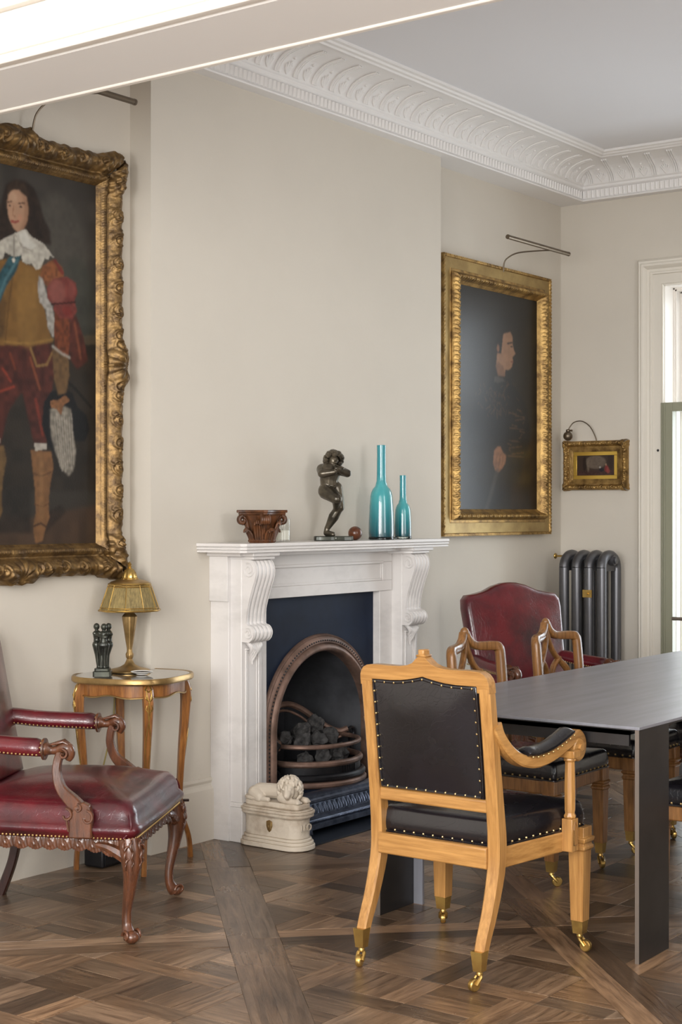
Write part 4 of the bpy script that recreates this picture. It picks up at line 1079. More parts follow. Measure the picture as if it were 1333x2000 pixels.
def armchair_oak():
    t = thing('oak_armchair', 'honey oak armchair with black leather back and brass casters at the near table end', 'chair', (4.235, 2.605, 0), 0)
    zs = [.09, .15, .22, .33, .42, .52, .66, .75, .86, .96, 1.02]; xs = [-.282, -.258, -.225, -.188, -.180, -.190, -.208, -.220, -.236, -.250, -.258]
    xb = lambda z: interp(z, zs, xs)
    # back frame: peaked crest over a straight lower edge; (y, z) outline warped along the rake
    ys = [-.237, -.236, -.231, -.222, -.208, -.1935, -.193, -.16, -.12, -.08, -.055, -.035, -.020, -.012, 0, .012, .020, .035, .055, .08, .12, .16, .193, .1935, .208, .222, .231, .236, .237]
    ztop = lambda a: interp(a, [0, .012, .020, .035, .055, .08, .12, .16, .2, .208, .222, .231, .236, .237], [.986, .985, .978, .964, .956, .952, .951, .952, .951, .949, .942, .931, .918, .905])
    top = [(y, ztop(abs(y))) for y in ys]
    bot = [(y, .885 if abs(y) > .1932 else .905+.018*max(0, 1-abs(y)/.11)**1.5) for y in ys]
    m = MB(); vs = []
    for xo in (-.020, .020):
        vs += [(xb(z)+xo, y, z) for y, z in top]+[(xb(z)+xo, y, z) for y, z in bot]
    n = len(ys); fs = []
    for i in range(n-1):
        fs += [(i, i+1, n+i+1, n+i), (2*n+i, 2*n+i+1, 3*n+i+1, 3*n+i), (i, i+1, 2*n+i+1, 2*n+i), (n+i, n+i+1, 3*n+i+1, 3*n+i)]
    fs += [(0, n, 3*n, 2*n), (n-1, 2*n-1, 4*n-1, 3*n-1)]
    m.add(vs, fs); cr = m.build('crest_rail', M_['oak_y'], t, bevel=.004)
    m = MB(); pts = [(xb(.98)-.0, 0, .985), (xb(.98)-.004, 0, 1.010)]
    m.cbox((-.255, 0, .988), (.044, .034, .008)); m.cbox((-.256, 0, .998), (.036, .022, .020)); m.build('finial', M_['oak_y'], cr, bevel=.004)
    # lower back rail
    m = MB(); m.bar([(xb(.535), -.20, .535), (xb(.535), .20, .535)], .042, .034, (0, 0, 1)); m.build('back_rail', M_['oak_y'], t, bevel=.003)
    # leather panel, rounded on both faces
    def warp(a, b, c): return (xb(b)+c, a, b)
    def ol():
        o = [(-.190, .556), (.190, .556), (.193, .62), (.193, .905)]
        o += [(y, .905+.018*max(0, 1-abs(y)/.11)**1.5) for y in (.15, .11, .08, .05, .025, 0, -.025, -.05, -.08, -.11, -.15)]+[(-.193, .905), (-.193, .62)]
        return dense(o, .03)
    o = ol(); m = MB(); m.cushion(o, -.020, .022, .008, .022, .014, warp=warp, rings=9); pn = m.build('back_panel', M_['black'], t, angle=60)
    inner = [(p[0]*.955, .735+(p[1]-.735)*.955) for p in o]; inner.append(inner[0])
    nl = [(xb(p.y)-.0225, p.x, p.y) for p in along([(a, b, 0) for a, b in inner], .036)]
    nails(nl, 'nail_heads', pn)
    lip([(xb(b)-.0215, a*1.008, .735+(b-.735)*1.006) for a, b in inner], pn, r=.0045)
    nl2 = [(xb(p.y)+.0245, p.x, p.y) for p in along([(a, b, 0) for a, b in inner], .036)]; nails(nl2, 'nail_heads', pn)
    # seat rails
    rl = []
    for (p0, p1, mt) in (((-.20, -.205, .374), (.262, -.262, .374), 'oak_x'), ((-.20, .205, .374), (.262, .262, .374), 'oak_x'), ((.268, -.25, .374), (.268, .25, .374), 'oak_y'), ((-.203, -.20, .378), (-.203, .20, .378), 'oak_y')):
        m = MB(); m.bar([p0, p1], .066, .030, (0, 0, 1)); rl.append(m.build('seat_rail', M_[mt], t, bevel=.002))
    so = seat_outline(.286, -.175, .272, .212, .02)
    m = MB(); m.cushion(so, .404, .492, .026, .026, 0, bulge=.006, rings=8, rb=.006); st = m.build('seat', M_['black'], t, angle=70)
    edge = [(x*1.008+.0, y*1.012) for x, y in so]; edge.append(edge[0])
    nails([(p.x, p.y, .416) for p in along([(x, y, 0) for x, y in edge], .036)], 'nail_heads', st)
    lip([(x, y, .408) for x, y in edge], st, r=.005)
    # legs
    for sy in (-1, 1):
        pth = spline([(x, sy*.217, z) for z, x in list(zip(zs, xs))[:9]]+[(xb(.9), sy*.217, .9)], 3)
        w = lerp_list([.034, .038, .042, .050, .054, .050, .045, .043, .042, .040], len(pth)); h = lerp_list([.034, .036, .038, .042, .044, .042, .040, .040, .040, .038], len(pth))
        m = MB(); m.bar(pth, h, w, (0, 1, 0)); lg = m.build('leg', M_['oak'], t)
        add_caster(lg, -.283, sy*.217, PI+(.3*sy), .118, .037)
        fx, fy = .270, sy*.264; m = MB()
        vs = []
        pr = [(.0225, .10), (.0275, .33), (.031, .333), (.034, .337), (.034, .345), (.029, .350), (.029, .356), (.0345, .360), (.0365, .368), (.0365, .372), (.029, .376), (.029, .408)]
        m.add([(fx+a*r, fy+b*r, z) for r, z in pr for a, b in ((-1, -1), (1, -1), (1, 1), (-1, 1))], [(i*4+j, i*4+(j+1) % 4, (i+1)*4+(j+1) % 4, (i+1)*4+j) for i in range(len(pr)-1) for j in range(4)]+[(3, 2, 1, 0), tuple(range(4*len(pr)-4, 4*len(pr)))])
        lg = m.build('leg', M_['oak'], t, bevel=.0015, angle=25); add_caster(lg, fx, fy, .6 if sy > 0 else -1.6, .125, .043)
        # arm: sweeps down from the back post, rises to a scroll
        ya = sy*.262
        pth = spline([(xb(.80)+.012, sy*.228, .785), (xb(.76)+.022, sy*.232, .750), (-.155, sy*.240, .700), (-.10, sy*.250, .668), (-.03, sy*.258, .656), (.05, sy*.264, .664), (.13, sy*.266, .684), (.195, sy*.266, .702)], 6)
        m = MB(); m.bar(pth, lerp_list([.030, .036, .042, .046, .046, .046, .044], len(pth)), lerp_list([.050, .038, .036, .036, .036, .036, .034], len(pth)), (0, 1, 0))
        ar = m.build('arm', M_['oak_x'], t)
        m = MB(); pts = []; rad = []
        for q in range(40):
            an = PI/2-q/39*2*PI*1.35; rr_ = .040*(1-.72*q/39); pts.append((.228+rr_*math.cos(an), ya, .670+rr_*math.sin(an))); rad.append(.019*(1-.45*q/39))
        m.bar([(.18, ya, .699)]+pts, [.046]*20+lerp_list([.046, .056, .062], 21), [2*r for r in [.016]+rad], (0, 1, 0)); m.tube([(.228, ya-.033, .670), (.228, ya+.033, .670)], .012, 12); m.build('arm_scroll', M_['oak_x'], ar)
        pp = spline([(-.085, sy*.252, .688), (-.03, sy*.258, .684), (.05, sy*.264, .692), (.12, sy*.266, .710), (.180, sy*.266, .728)], 5)
        m = MB()
        def sec(i, N=len(pp)):
            e = min(1, min(i, N-1-i)/2.5+.35); return [(.029*math.cos(2*PI*j/16)*1.0, (.022*e if math.sin(2*PI*j/16) > 0 else .012)*math.sin(2*PI*j/16)) for j in range(16)]
        m.sweep(pp, sec, (0, 1, 0)); pd = m.build('arm_pad', M_['black'], ar, angle=70)
        for sd in (-1, 1): nails([(p.x, p.y+sd*.0285, p.z-.010) for p in along(pp, .028)], 'nail_heads', pd, .004)
        # arm support: fluted baluster on a square block
        bx, by = .172, sy*.286
        m = MB(); T_ = Matrix.Translation((bx, by-.006*sy, 0))
        m.lathe([(.016, .450), (.019, .454), (.019, .460), (.0155, .465), (.0155, .470), (.017, .476), (.0175, .55), (.0155, .628), (.0155, .632), (.020, .636), (.020, .642), (.017, .646)], 32, T_, 8, .06)
        m.box(bx-.026, bx+.026, by-.032 if sy > 0 else by-.022, by+.022 if sy > 0 else by+.032, .646, .668)
        su = m.build('arm_support', M_['oak'], t, bevel=.0015)
        m = MB(); m.box(bx-.021, bx+.021, by-.019-(.006*sy), by+.019-(.006*sy), .345, .450); s_ = by-.006*sy+sy*.019
        m.build('support_block', M_['oak'], su, bevel=.002)
        m = MB(); pts = [(bx-.010, s_, .365), (bx+.010, s_, .365), (bx+.010, s_, .415), (bx+.008, s_, .428), (bx, s_, .440), (bx-.008, s_, .428), (bx-.010, s_, .415)]; m.tube(pts, .0018, 5, closed=True); m.build('arched_panel', M_['oak_d'], su)
    return t
armchair_oak()

def side_chair():
    t = thing('oak_side_chair', '', 'chair', (0, 0, 0), -PI/2)
    t['group'] = 'gothic oak side chairs along the table'
    # forward = +x local; origin at floor centre. back at x=-.25, front legs x=+.20
    zs = [.09, .22, .36, .46, .60, .75, .89, .96]; xs = [-.29, -.262, -.232, -.225, -.232, -.242, -.255, -.262]
    xb = lambda z: interp(z, zs, xs)
    def bowp(y, z): return xb(z)-.052*(1-(y/.195)**2)*min(1, max(0, (z-.42)/.12))    # bow in plan
    def strand(pts, w, d, mt, par, nm, n=7):
        P = spline([(bowp(y, z), y, z) for y, z in pts], n); m = MB(); m.bar(P, d, w, (1, 0, 0)); return m.build(nm, M_[mt], par, angle=50)
    # crest: squared shoulders rising to an ogee point
    cr = None
    m = MB()
    for s in (-1, 1):
        P = spline([(bowp(s*y, z), s*y, z) for y, z in ((.188, .60), (.190, .72), (.190, .835), (.184, .862), (.165, .872), (.12, .873), (.075, .876), (.045, .886), (.022, .908), (.010, .935))], 5)
        m.bar(P, lerp_list([.036, .034, .034, .034, .034, .030], len(P)), lerp_list([.038, .038, .038, .036, .030, .022], len(P)), (1, 0, 0))
    cr = m.build('back_frame', M_['oak_d'], t, angle=50)
    m = MB(); m.lathe([(.016, .925), (.018, .935), (.018, .942), (.014, .950), (.006, .956), (.001, .957)], 14, Matrix.Translation((bowp(0, .93), 0, 0))); m.build('finial', M_['oak_d'], cr)
    m = MB()
    for s in (-1, 1):
        for pts in ([(0, .905), (s*.012, .86), (s*.045, .80), (s*.095, .75), (s*.150, .68), (s*.175, .60)], [(s*.004, .655), (s*.035, .735), (s*.085, .775)],
                    [(s*.085, .76), (s*.125, .725), (s*.15, .66)], [(0, .66), (s*.02, .60), (s*.075, .54), (s*.15, .50), (s*.185, .48)], [(s*.18, .60), (s*.14, .56), (s*.09, .53), (s*.03, .50)]):
            P = spline([(bowp(y, z), y, z) for y, z in pts], 6); m.bar(P, .024, .017, (1, 0, 0))
    m.build('tracery', M_['oak_d'], cr, angle=50)
    m = MB(); P = [(bowp(y, .48), y, .48) for y in [-.19+.38*k/12 for k in range(13)]]; m.bar(P, .045, .028, (0, 0, 1)); m.build('back_rail', M_['oak_d'], t)
    for s in (-1, 1):
        P = spline([(xb(z), s*.190, z) for z in (.09, .16, .26, .36, .46, .60)], 4); m = MB(); m.bar(P, lerp_list([.030, .038, .040, .038], len(P)), lerp_list([.032, .040, .042, .038], len(P)), (0, 1, 0))
        lg = m.build('leg', M_['oak_d'], t); add_caster(lg, xb(.09), s*.19, PI, .115, .034)
        fx, fy = .205, s*.205; m = MB()
        pr = [(.0205, .10), (.025, .315), (.029, .320), (.029, .328), (.025, .332), (.025, .338), (.030, .342), (.031, .350), (.026, .354), (.026, .406)]
        m.add([(fx+a*r, fy+b*r, z) for r, z in pr for a, b in ((-1, -1), (1, -1), (1, 1), (-1, 1))], [(i*4+j, i*4+(j+1) % 4, (i+1)*4+(j+1) % 4, (i+1)*4+j) for i in range(len(pr)-1) for j in range(4)]+[(3, 2, 1, 0), tuple(range(4*len(pr)-4, 4*len(pr)))])
        lg = m.build('leg', M_['oak_d'], t, bevel=.0015, angle=25); add_caster(lg, fx, fy, -.8*s, .12, .038)
        m = MB(); m.bar([(-.215, s*.185, .378), (.19, s*.205, .378)], .054, .026, (0, 0, 1)); m.build('seat_rail', M_['oak_d'], t, bevel=.002)
    for x in (.207, -.222):
        m = MB(); m.bar([(x, -.20, .378), (x, .20, .378)], .054, .026, (0, 0, 1)); m.build('seat_rail', M_['oak_d'], t, bevel=.002)
    so = seat_outline(.232, -.20, .226, .198, .018); m = MB(); m.cushion(so, .403, .478, .024, .020, 0, bulge=.005, rings=8, rb=.006); st = m.build('seat', M_['black'], t, angle=70)
    edge = [(x*1.01, y*1.012) for x, y in so]; edge.append(edge[0])
    nails([(p.x, p.y, .415) for p in along([(x, y, 0) for x, y in edge], .034)], 'nail_heads', st); lip([(x, y, .408) for x, y in edge], st, r=.005)
    return t
sc = side_chair()
placings = [((5.41, 3.03), -PI/2, 'oak side chair with pierced gothic back across the table, the nearer of two'),
            ((6.10, 3.03), -PI/2, 'oak side chair with pierced gothic back across the table, the farther of two'),
            ((5.235, 2.09), PI/2, 'oak chair tucked under the near long side of the table, behind the steel leg')]
for i, ((x, y), rz, lab) in enumerate(placings):
    o = sc if i == 0 else copy_tree(sc)
    o.location = (x, y, 0); o.rotation_euler = (0, 0, rz); o['label'] = lab; o['category'] = 'chair'

# ================================================================= CARVED LIBRARY ARMCHAIRS
def library_chair(label, leather_, woodm):
    t = thing('library_armchair', label, 'armchair', (0, 0, 0), 0)
    LM = M_[leather_]; WM = M_[woodm]
    so = seat_outline(.335, -.30, .345, .29, .05)
    m = MB(); m.cushion(so, .342, .472, .070, .048, 0, bulge=.026, rings=10, rb=.008); st = m.build('seat', LM, t, angle=80)
    edge = [(x*1.01, y*1.01) for x, y in so]; edge.append(edge[0])
    nails([(p.x, p.y, .349) for p in along([(x, y, 0) for x, y in edge], .0135)], 'nail_heads', st, .0045)
    # corner piping at the boxed front
    for s in (-1, 1):
        m = MB(); m.tube(spline([(.300, s*.352, .352), (.325, s*.354, .38), (.327, s*.352, .405), (.318, s*.338, .432)], 6), .0035, 6); m.build('piping', LM, st)
    # carved apron with a scalloped lower edge
    def apron(p0, p1, nm, nout):
        p0, p1 = Vector(p0), Vector(p1); L = (p1-p0).length; n = int(L/.0026); nz = 12; vs = []
        d = (p1-p0)/L; out = Vector(nout)
        for i in range(n+1):
            s = i/n*L; cell = (s % .052)/.052; low = .310-.010*abs(math.sin(PI*s/.052))-.003*abs(math.sin(PI*s/.0104))
            e = min(s, L-s); low -= .030*max(0, 1-e/.13)**1.5
            for j in range(nz):
                w = j/(nz-1); z = .344+(low-.344)*w
                rc = math.hypot((cell-.5)*.052, (w-.42)*.042); rel = .0030*abs(math.sin(PI*s/.0104+w*2.2*(1 if cell < .5 else -1)))*math.sin(PI*w)**.5*(1 if rc > .013 else .2)+.0050*math.exp(-((rc-.0095)/.0028)**2)+.004*math.exp(-(rc/.004)**2)
                p = p0+d*s+out*(rel+.004); vs.append((p.x, p.y, z))
        fs = [(i*nz+j, i*nz+j+1, (i+1)*nz+j+1, (i+1)*nz+j) for i in range(n) for j in range(nz-1)]
        b = len(vs); vs += [(v[0]-out.x*.03, v[1]-out.y*.03, v[2]) for v in vs]; fs += [tuple(b+q for q in reversed(f)) for f in fs]
        fs += [(i*nz+nz-1, (i+1)*nz+nz-1, b+(i+1)*nz+nz-1, b+i*nz+nz-1) for i in range(n)]+[(i*nz, (i+1)*nz, b+(i+1)*nz, b+i*nz) for i in range(n)]
        m = MB(); m.add(vs, fs); m.build('carved_apron', WM, t, angle=60)
    apron((.318, -.29, 0), (.318, .29, 0), 'f', (1, 0, 0))
    for s in (-1, 1):
        nrm = Vector((-.055*1, s*.635)).normalized(); apron((-.25, s*.276, 0), (.30, s*.322, 0), 's', (nrm.x, nrm.y, 0))
    apron((-.28, -.25, 0), (-.28, .25, 0), 'b', (-1, 0, 0))
    # cabriole front legs with scroll feet
    for s in (-1, 1):
        o_ = Vector((.72, s*.69, 0))
        c0 = Vector((.300, s*.305, 0))
        pr = [(.016, .345, .038), (.026, .30, .039), (.030, .26, .033), (.024, .21, .025), (.012, .155, .020), (.000, .10, .0165), (.000, .06, .0165), (.010, .035, .021), (.022, .020, .024)]
        P = spline([c0+o_*a+Vector((0, 0, z)) for a, z, r in pr], 4); R = lerp_list([r for a, z, r in pr], len(P))
        m = MB(); m.tube(P, R, 14, side=(o_.y, -o_.x, 0)); 
        cs = c0+o_*.020; per = Vector((-o_.y, o_.x, 0))
        m.ball((cs.x+o_.x*.012, cs.y+o_.y*.012, .022), (.027, .027, .022), 14)
        lg = m.build('leg', WM, t)
        m = MB()
        for sd in (-1, 1):        # scrolled foot volutes
            pts = []
            for q in range(24): an = q/23*5.4; rr_ = .021*(1-.75*q/23); pts.append(cs+o_*(.012-rr_*math.cos(an))+per*sd*.024+Vector((0, 0, .026+rr_*math.sin(an))))
            m.tube(pts, lerp_list([.006, .005, .004], 24), 6)
        # leaf carving on the knee and down the front
        for sd in (-1, -.4, .4, 1):
            pts = []
            for q in range(16):
                w = q/15; i = min(int(w*len(P)*.30), len(P)-1); pts.append(P[i]+(o_*math.cos(sd*1.1)+per*math.sin(sd*1.1))*(R[i]+.001)*(1)+per*.004*math.sin(q*1.3))
            m.tube(pts, lerp_list([.006, .005, .0035, .0015], 16), 6)
        for (z, rr0) in ((.315, .018), (.275, .014)):
            for sd in (-1, 1):
                pts = []
                for q in range(18): an = q/17*4.8; rr_ = rr0*(1-.7*q/17); pts.append(c0+o_*(.024+.030)+per*sd*(.020+rr_*math.cos(an))+Vector((0, 0, z+rr_*math.sin(an)))-o_*abs(rr_*math.cos(an))*.3)
                m.tube(pts, .0042, 6)
        m.build('knee_carving', WM, lg, angle=70)
        # wing bracket joining leg and rail
        for (dx, dy) in ((-1, 0), (0, -s)):
            m = MB(); q0 = c0+Vector((.022 if dy else 0, s*.022 if dx else 0, 0)); P2 = spline([q0+Vector((dx*a, dy*a, z)) for a, z in ((.0, .285), (.035, .305), (.065, .318), (.10, .325))], 5)
            m.tube(P2, lerp_list([.022, .020, .015, .008], len(P2)), 8); m.build('bracket', WM, lg)
        # rear leg, raked
        P = spline([(-.255, s*.245, .345), (-.262, s*.246, .25), (-.285, s*.250, .13), (-.335, s*.256, .0)], 6); m = MB(); m.bar(P, lerp_list([.044, .036, .032, .036], len(P)), lerp_list([.044, .036, .032, .036], len(P)), (0, 1, 0)); m.build('leg', M_['mahog_dark'], t)
        # arms
        ya = s*.325
        P = spline([(-.345, s*.280, .664), (-.285, s*.285, .660), (-.20, s*.300, .650), (-.08, s*.318, .643), (.02, ya, .640)], 6)
        m = MB(); 
        def sec(i, N=len(P)):
            e = min(1, .72+.14*min(i, N-1-i)); return [(.036*e*math.cos(2*PI*j/18), (.036*e if math.sin(2*PI*j/18) > 0 else .026)*math.sin(2*PI*j/18)) for j in range(18)]
        m.sweep(P, sec, (0, 1, 0)); ap_ = m.build('arm_pad', LM, t, angle=70)
        for sd in (-1, 1): nails([(p.x, p.y+sd*.034, p.z-.016) for p in along(P, .0145)], 'nail_heads', ap_, .004)
        nails([(.018, ya+.033*math.cos(a), .640+.030*math.sin(a)) for a in [k*PI/6-.3 for k in range(8)]], 'nail_heads', ap_, .004)
        m = MB(); P = spline([(.018, ya, .638), (.030, ya, .640), (.048, ya, .636), (.068, ya, .638), (.088, ya, .646), (.104, ya, .642), (.112, ya, .624), (.104, ya, .604)], 5)
        m.tube(P, lerp_list([.026, .024, .014, .015, .019, .021, .017, .010], len(P)), 12, side=(0, 1, 0)); m.tube([(.020, ya, .640), (.027, ya, .640)], .037, 16)
        for sd in (-1, 1):
            pts = []
            for q in range(20): an = 1.6-q/19*5; rr_ = .020*(1-.7*q/19); pts.append((.092+rr_*math.cos(an)*.9, ya+sd*.022, .626+rr_*math.sin(an)*.9))
            m.tube(pts, .005, 6)
        for q in range(-1, 2): m.tube([(.04, ya+q*.010, .655), (.065, ya+q*.012, .660), (.09, ya+q*.012, .668), (.108, ya+q*.010, .658)], [.003, .006, .006, .003], 6)
        hr = m.build('arm_handle', WM, t, angle=60)
        P = spline([(.080, ya, .630), (.070, ya+s*.002, .60), (.068, ya+s*.006, .56), (.086, ya+s*.012, .51), (.128, ya+s*.018, .468), (.158, ya+s*.020, .435)], 6)
        m = MB(); m.bar(P, lerp_list([.026, .025, .025, .028, .034, .040], len(P)), lerp_list([.028, .027, .028, .034, .046, .058], len(P)), (0, 1, 0))
        su = m.build('arm_support', WM, t, angle=40)
        m = MB(); yb = s*.352; m.prism([(.118, .352), (.196, .352), (.197, .43), (.188, .462), (.165, .472), (.135, .455), (.120, .42)], -.016, .016, Matrix(((1,0,0,0),(0,0,1,yb),(0,1,0,0),(0,0,0,1))))
        m.build('support_block', WM, su, bevel=.005)
        m = MB()
        for (cx, cz, R0, dr) in ((.180, .420, .026, 1), (.110, .428, .024, -1), (.150, .452, .014, 1)):
            pts = []
            for q in range(22): an = PI/2+dr*q/21*4.6; rr_ = R0*(1-.7*q/21); pts.append((cx+dr*rr_*math.cos(an)*-1, yb+s*.018, cz+rr_*math.sin(an)))
            m.tube(pts, .0048, 6)
        m.tube([(.112, yb+s*.016, .412), (.118, yb+s*.014, .375)], .004, 6); m.build('support_carving', WM, su)
    # back: camel-backed upholstered panel leaning backwards
    o = [(-.285, .46), (.285, .46), (.305, .70), (.318, .93), (.313, .975), (.290, .998), (.24, 1.004), (.17, 1.018), (.10, 1.045), (.04, 1.058), (0, 1.060), (-.04, 1.058), (-.10, 1.045), (-.17, 1.018), (-.24, 1.004), (-.290, .998), (-.313, .975), (-.318, .93), (-.305, .70)]
    def warp(a, b, c):
        h = (b-.46); return (-.288-.21*h+c, a*.97, b)
    m = MB(); m.cushion(dense(o, .03), -.045, .045, .030, .026, .008, warp=warp, rings=9); m.build('backrest', LM, t, angle=80)
    return t
lc = library_chair('burgundy leather library armchair with carved mahogany legs, in the left foreground', 'burg', 'mahog')
lc.location = (3.822, 4.018, 0); lc.rotation_euler = (0, 0, math.atan2(-.87, .49))
F = Vector((-.40, -.917)); back = Vector((7.07, 4.06)); org = back+F*.36
l2 = copy_tree(lc); l2.location = (org.x, org.y, 0); l2.rotation_euler = (0, 0, math.atan2(F.y, F.x)); l2['label'] = 'burgundy leather library armchair in the far corner beside the radiator'
lc['group'] = l2['group'] = 'burgundy library armchairs'
l3 = library_chair('black leather armchair with carved dark seat rail at the far head of the table', 'black', 'mahog')
l3.location = (6.93, 2.66, 0); l3.rotation_euler = (0, 0, PI)
# ================================================================= PAINTINGS
def canvas_mat(name, rough, coat):
    m = mat(name, (1, 1, 1), rough, attr='paint', coat=coat, coat_rough=.28, spec=.3, bump=.0006, bscale=120)
    return m
class Paint:
    def __init__(s, x0, x1, z0, z1, nx, nz, base):
        s.b = (x0, x1, z0, z1); s.nx, s.nz = nx, nz
        s.X, s.Z = np.meshgrid(np.linspace(x0, x1, nx), np.linspace(z0, z1, nz))
        s.img = np.ones((nz, nx, 3))*np.array(srgb(base)); s.rng = np.random.RandomState(4)
    dark = .62
    def blur(s, a, k):
        for _ in range(k):
            p = np.pad(a, 1, mode='edge'); a = (p[:-2, 1:-1]+p[2:, 1:-1]+p[1:-1, :-2]+p[1:-1, 2:]+2*a)/6
        return a
    def noisef(s, g, k):
        n = s.rng.rand(s.nz//g+3, s.nx//g+3); n = np.kron(n, np.ones((g, g)))[:s.nz, :s.nx]; return s.blur(n, k)
    def put(s, mask, col, alpha=1.0, var=.25, g=5):
        c = np.array(srgb(col)); v = (1+var*(s.noisef(g, g)*2-1))[..., None]; m = (mask*alpha)[..., None]
        s.img = s.img*(1-m)+c*v*m
    def poly(s, pts, col, feather=2, alpha=1.0, var=.25, g=5):
        m = np.zeros_like(s.X, bool); n = len(pts); xs = [p[0] for p in pts]; zs = [p[1] for p in pts]; j = n-1
        for i in range(n):
            c = ((zs[i] > s.Z) != (zs[j] > s.Z)) & (s.X < (xs[j]-xs[i])*(s.Z-zs[i])/((zs[j]-zs[i]) or 1e-9)+xs[i]); m ^= c; j = i
        s.put(s.blur(m.astype(float), feather), col, alpha, var, g)
    def ell(s, c, rx, rz, col, feather=3, alpha=1.0, var=.15):
        m = (((s.X-c[0])/rx)**2+((s.Z-c[1])/rz)**2 < 1).astype(float); s.put(s.blur(m, feather), col, alpha, var)
    def stroke(s, pts, w, col, feather=1, alpha=1.0):
        d = np.full_like(s.X, 1e9)
        for (x0, z0), (x1, z1) in zip(pts, pts[1:]):
            L2 = (x1-x0)**2+(z1-z0)**2+1e-12; t = np.clip(((s.X-x0)*(x1-x0)+(s.Z-z0)*(z1-z0))/L2, 0, 1)
            d = np.minimum(d, np.hypot(s.X-x0-t*(x1-x0), s.Z-z0-t*(z1-z0)))
        s.put(s.blur((d < w).astype(float), feather), col, alpha, .2)
    def mesh(s, name, material, parent, cx, cz, y):
        nx, nz = s.nx, s.nz; v = np.stack([s.X-cx, np.full_like(s.X, y), s.Z-cz], -1).reshape(-1, 3)
        i = np.arange(nx-1); j = np.arange(nz-1); I, J = np.meshgrid(i, j); a = (J*nx+I).ravel()
        f = np.stack([a, a+1, a+nx+1, a+nx], -1)
        me = bpy.data.meshes.new(name); me.from_pydata(v.tolist(), [], f.tolist())
        at = me.color_attributes.new('paint', 'FLOAT_COLOR', 'POINT'); c = np.concatenate([np.clip(s.img*s.dark, 0, 1).reshape(-1, 3), np.ones((nx*nz, 1))], 1)
        at.data.foreach_set('color', c.astype(np.float32).ravel()); me.materials.append(material)
        o = bpy.data.objects.new(name, me); C.objects.link(o); o.parent = parent
        return o

def carved_frame(name, parent, W_, H_, fw, prof, relief, edge, step, nv, material):
    """mitred frame: prof(v) projection from outer edge v=0 to sight edge v=1, relief(s, v, L, side) carved height, edge(s, L) outline"""
    m = MB(); hw, hh = W_/2, H_/2
    for side in range(4):
        L = W_ if side % 2 == 0 else H_; n = int(L/step); vs = []
        for i in range(n+1):
            t = i/n
            for j in range(nv+1):
                v = j/nv; half = L/2-v*fw; s_ = -half+2*half*t
                off = v*fw-(edge(s_, L, side)*(1-v)**3 if edge else 0)
                h = prof(v)+relief(s_, v, L, side)
                if side == 0: p = (s_, -h, -hh+off)
                elif side == 1: p = (hw-off, -h, s_)
                elif side == 2: p = (-s_, -h, hh-off)
                else: p = (-hw+off, -h, -s_)
                vs.append(p)
            p = vs[-nv-1]; vs.append((p[0], 0, p[2]))       # outer return to the wall
        k = nv+2; fs = [(i*k+j, i*k+j+1, (i+1)*k+j+1, (i+1)*k+j) for i in range(n) for j in range(nv)]
        fs += [((i)*k, (i+1)*k, (i+1)*k+nv+1, i*k+nv+1) for i in range(n)]
        m.add(vs, fs)
    # weld the mitres by proximity
    me = bpy.data.meshes.new(name); me.from_pydata([tuple(p) for p in m.v], [], m.f)
    import bmesh
    bm = bmesh.new(); bm.from_mesh(me); bmesh.ops.remove_doubles(bm, verts=bm.verts, dist=step*.3); bmesh.ops.recalc_face_normals(bm, faces=bm.faces); bm.to_mesh(me); bm.free()
    me.polygons.foreach_set('use_smooth', [True]*len(me.polygons)); me.set_sharp_from_angle(angle=math.radians(60))
    o = bpy.data.objects.new(name, me); C.objects.link(o); o.parent = parent; me.materials.append(material); return o
def sm(a, b, x): t = max(0, min(1, (x-a)/(b-a))); return t*t*(3-2*t)
def scroll(dx, dy, R, turns, dr):
    r = math.hypot(dx, dy)
    if r > R: return 0
    th = math.atan2(dy, dx)*dr; return (.5+.5*math.cos(2*PI*turns*r/R-th))*sm(R, R*.75, r)
def shell(dx, dy, R, n, ang):
    r = math.hypot(dx, dy)
    if r > R: return 0
    th = math.atan2(dy, dx)-ang
    return (.55+.45*abs(math.cos(n*th/2)))*math.sin(PI*min(1, r/R)*.92+.12)

def picture_light(label, loc, rz, bar_half, rise, reach, x_arm, mt='lampmetal', r=.012, x_bar=0.0):
    t = thing('picture_light', label, 'picture light', loc, rz)
    m = MB(); m.tube([(x_bar-bar_half, -reach, rise), (x_bar+bar_half, -reach, rise)], r, 16); sh = m.build('lamp_tube', M_[mt], t)
    for e in (-1, 1):
        m = MB(); x = x_bar+e*bar_half; m.tube([(x, -reach, rise), (x+e*.010, -reach, rise)], r*1.08, 16); m.build('end_cap', M_[mt], sh)
    m = MB(); m.tube(spline([(x_arm, .0, -.03), (x_arm, -.004, .02), (x_arm+.01, -.022, rise*.55), (x_arm+.05, -.07, rise*.88), (x_arm+.11, -reach*.72, rise*.98), (x_arm+.16, -reach, rise)], 7), .0042, 8); m.build('arm', M_[mt], t)
    return t

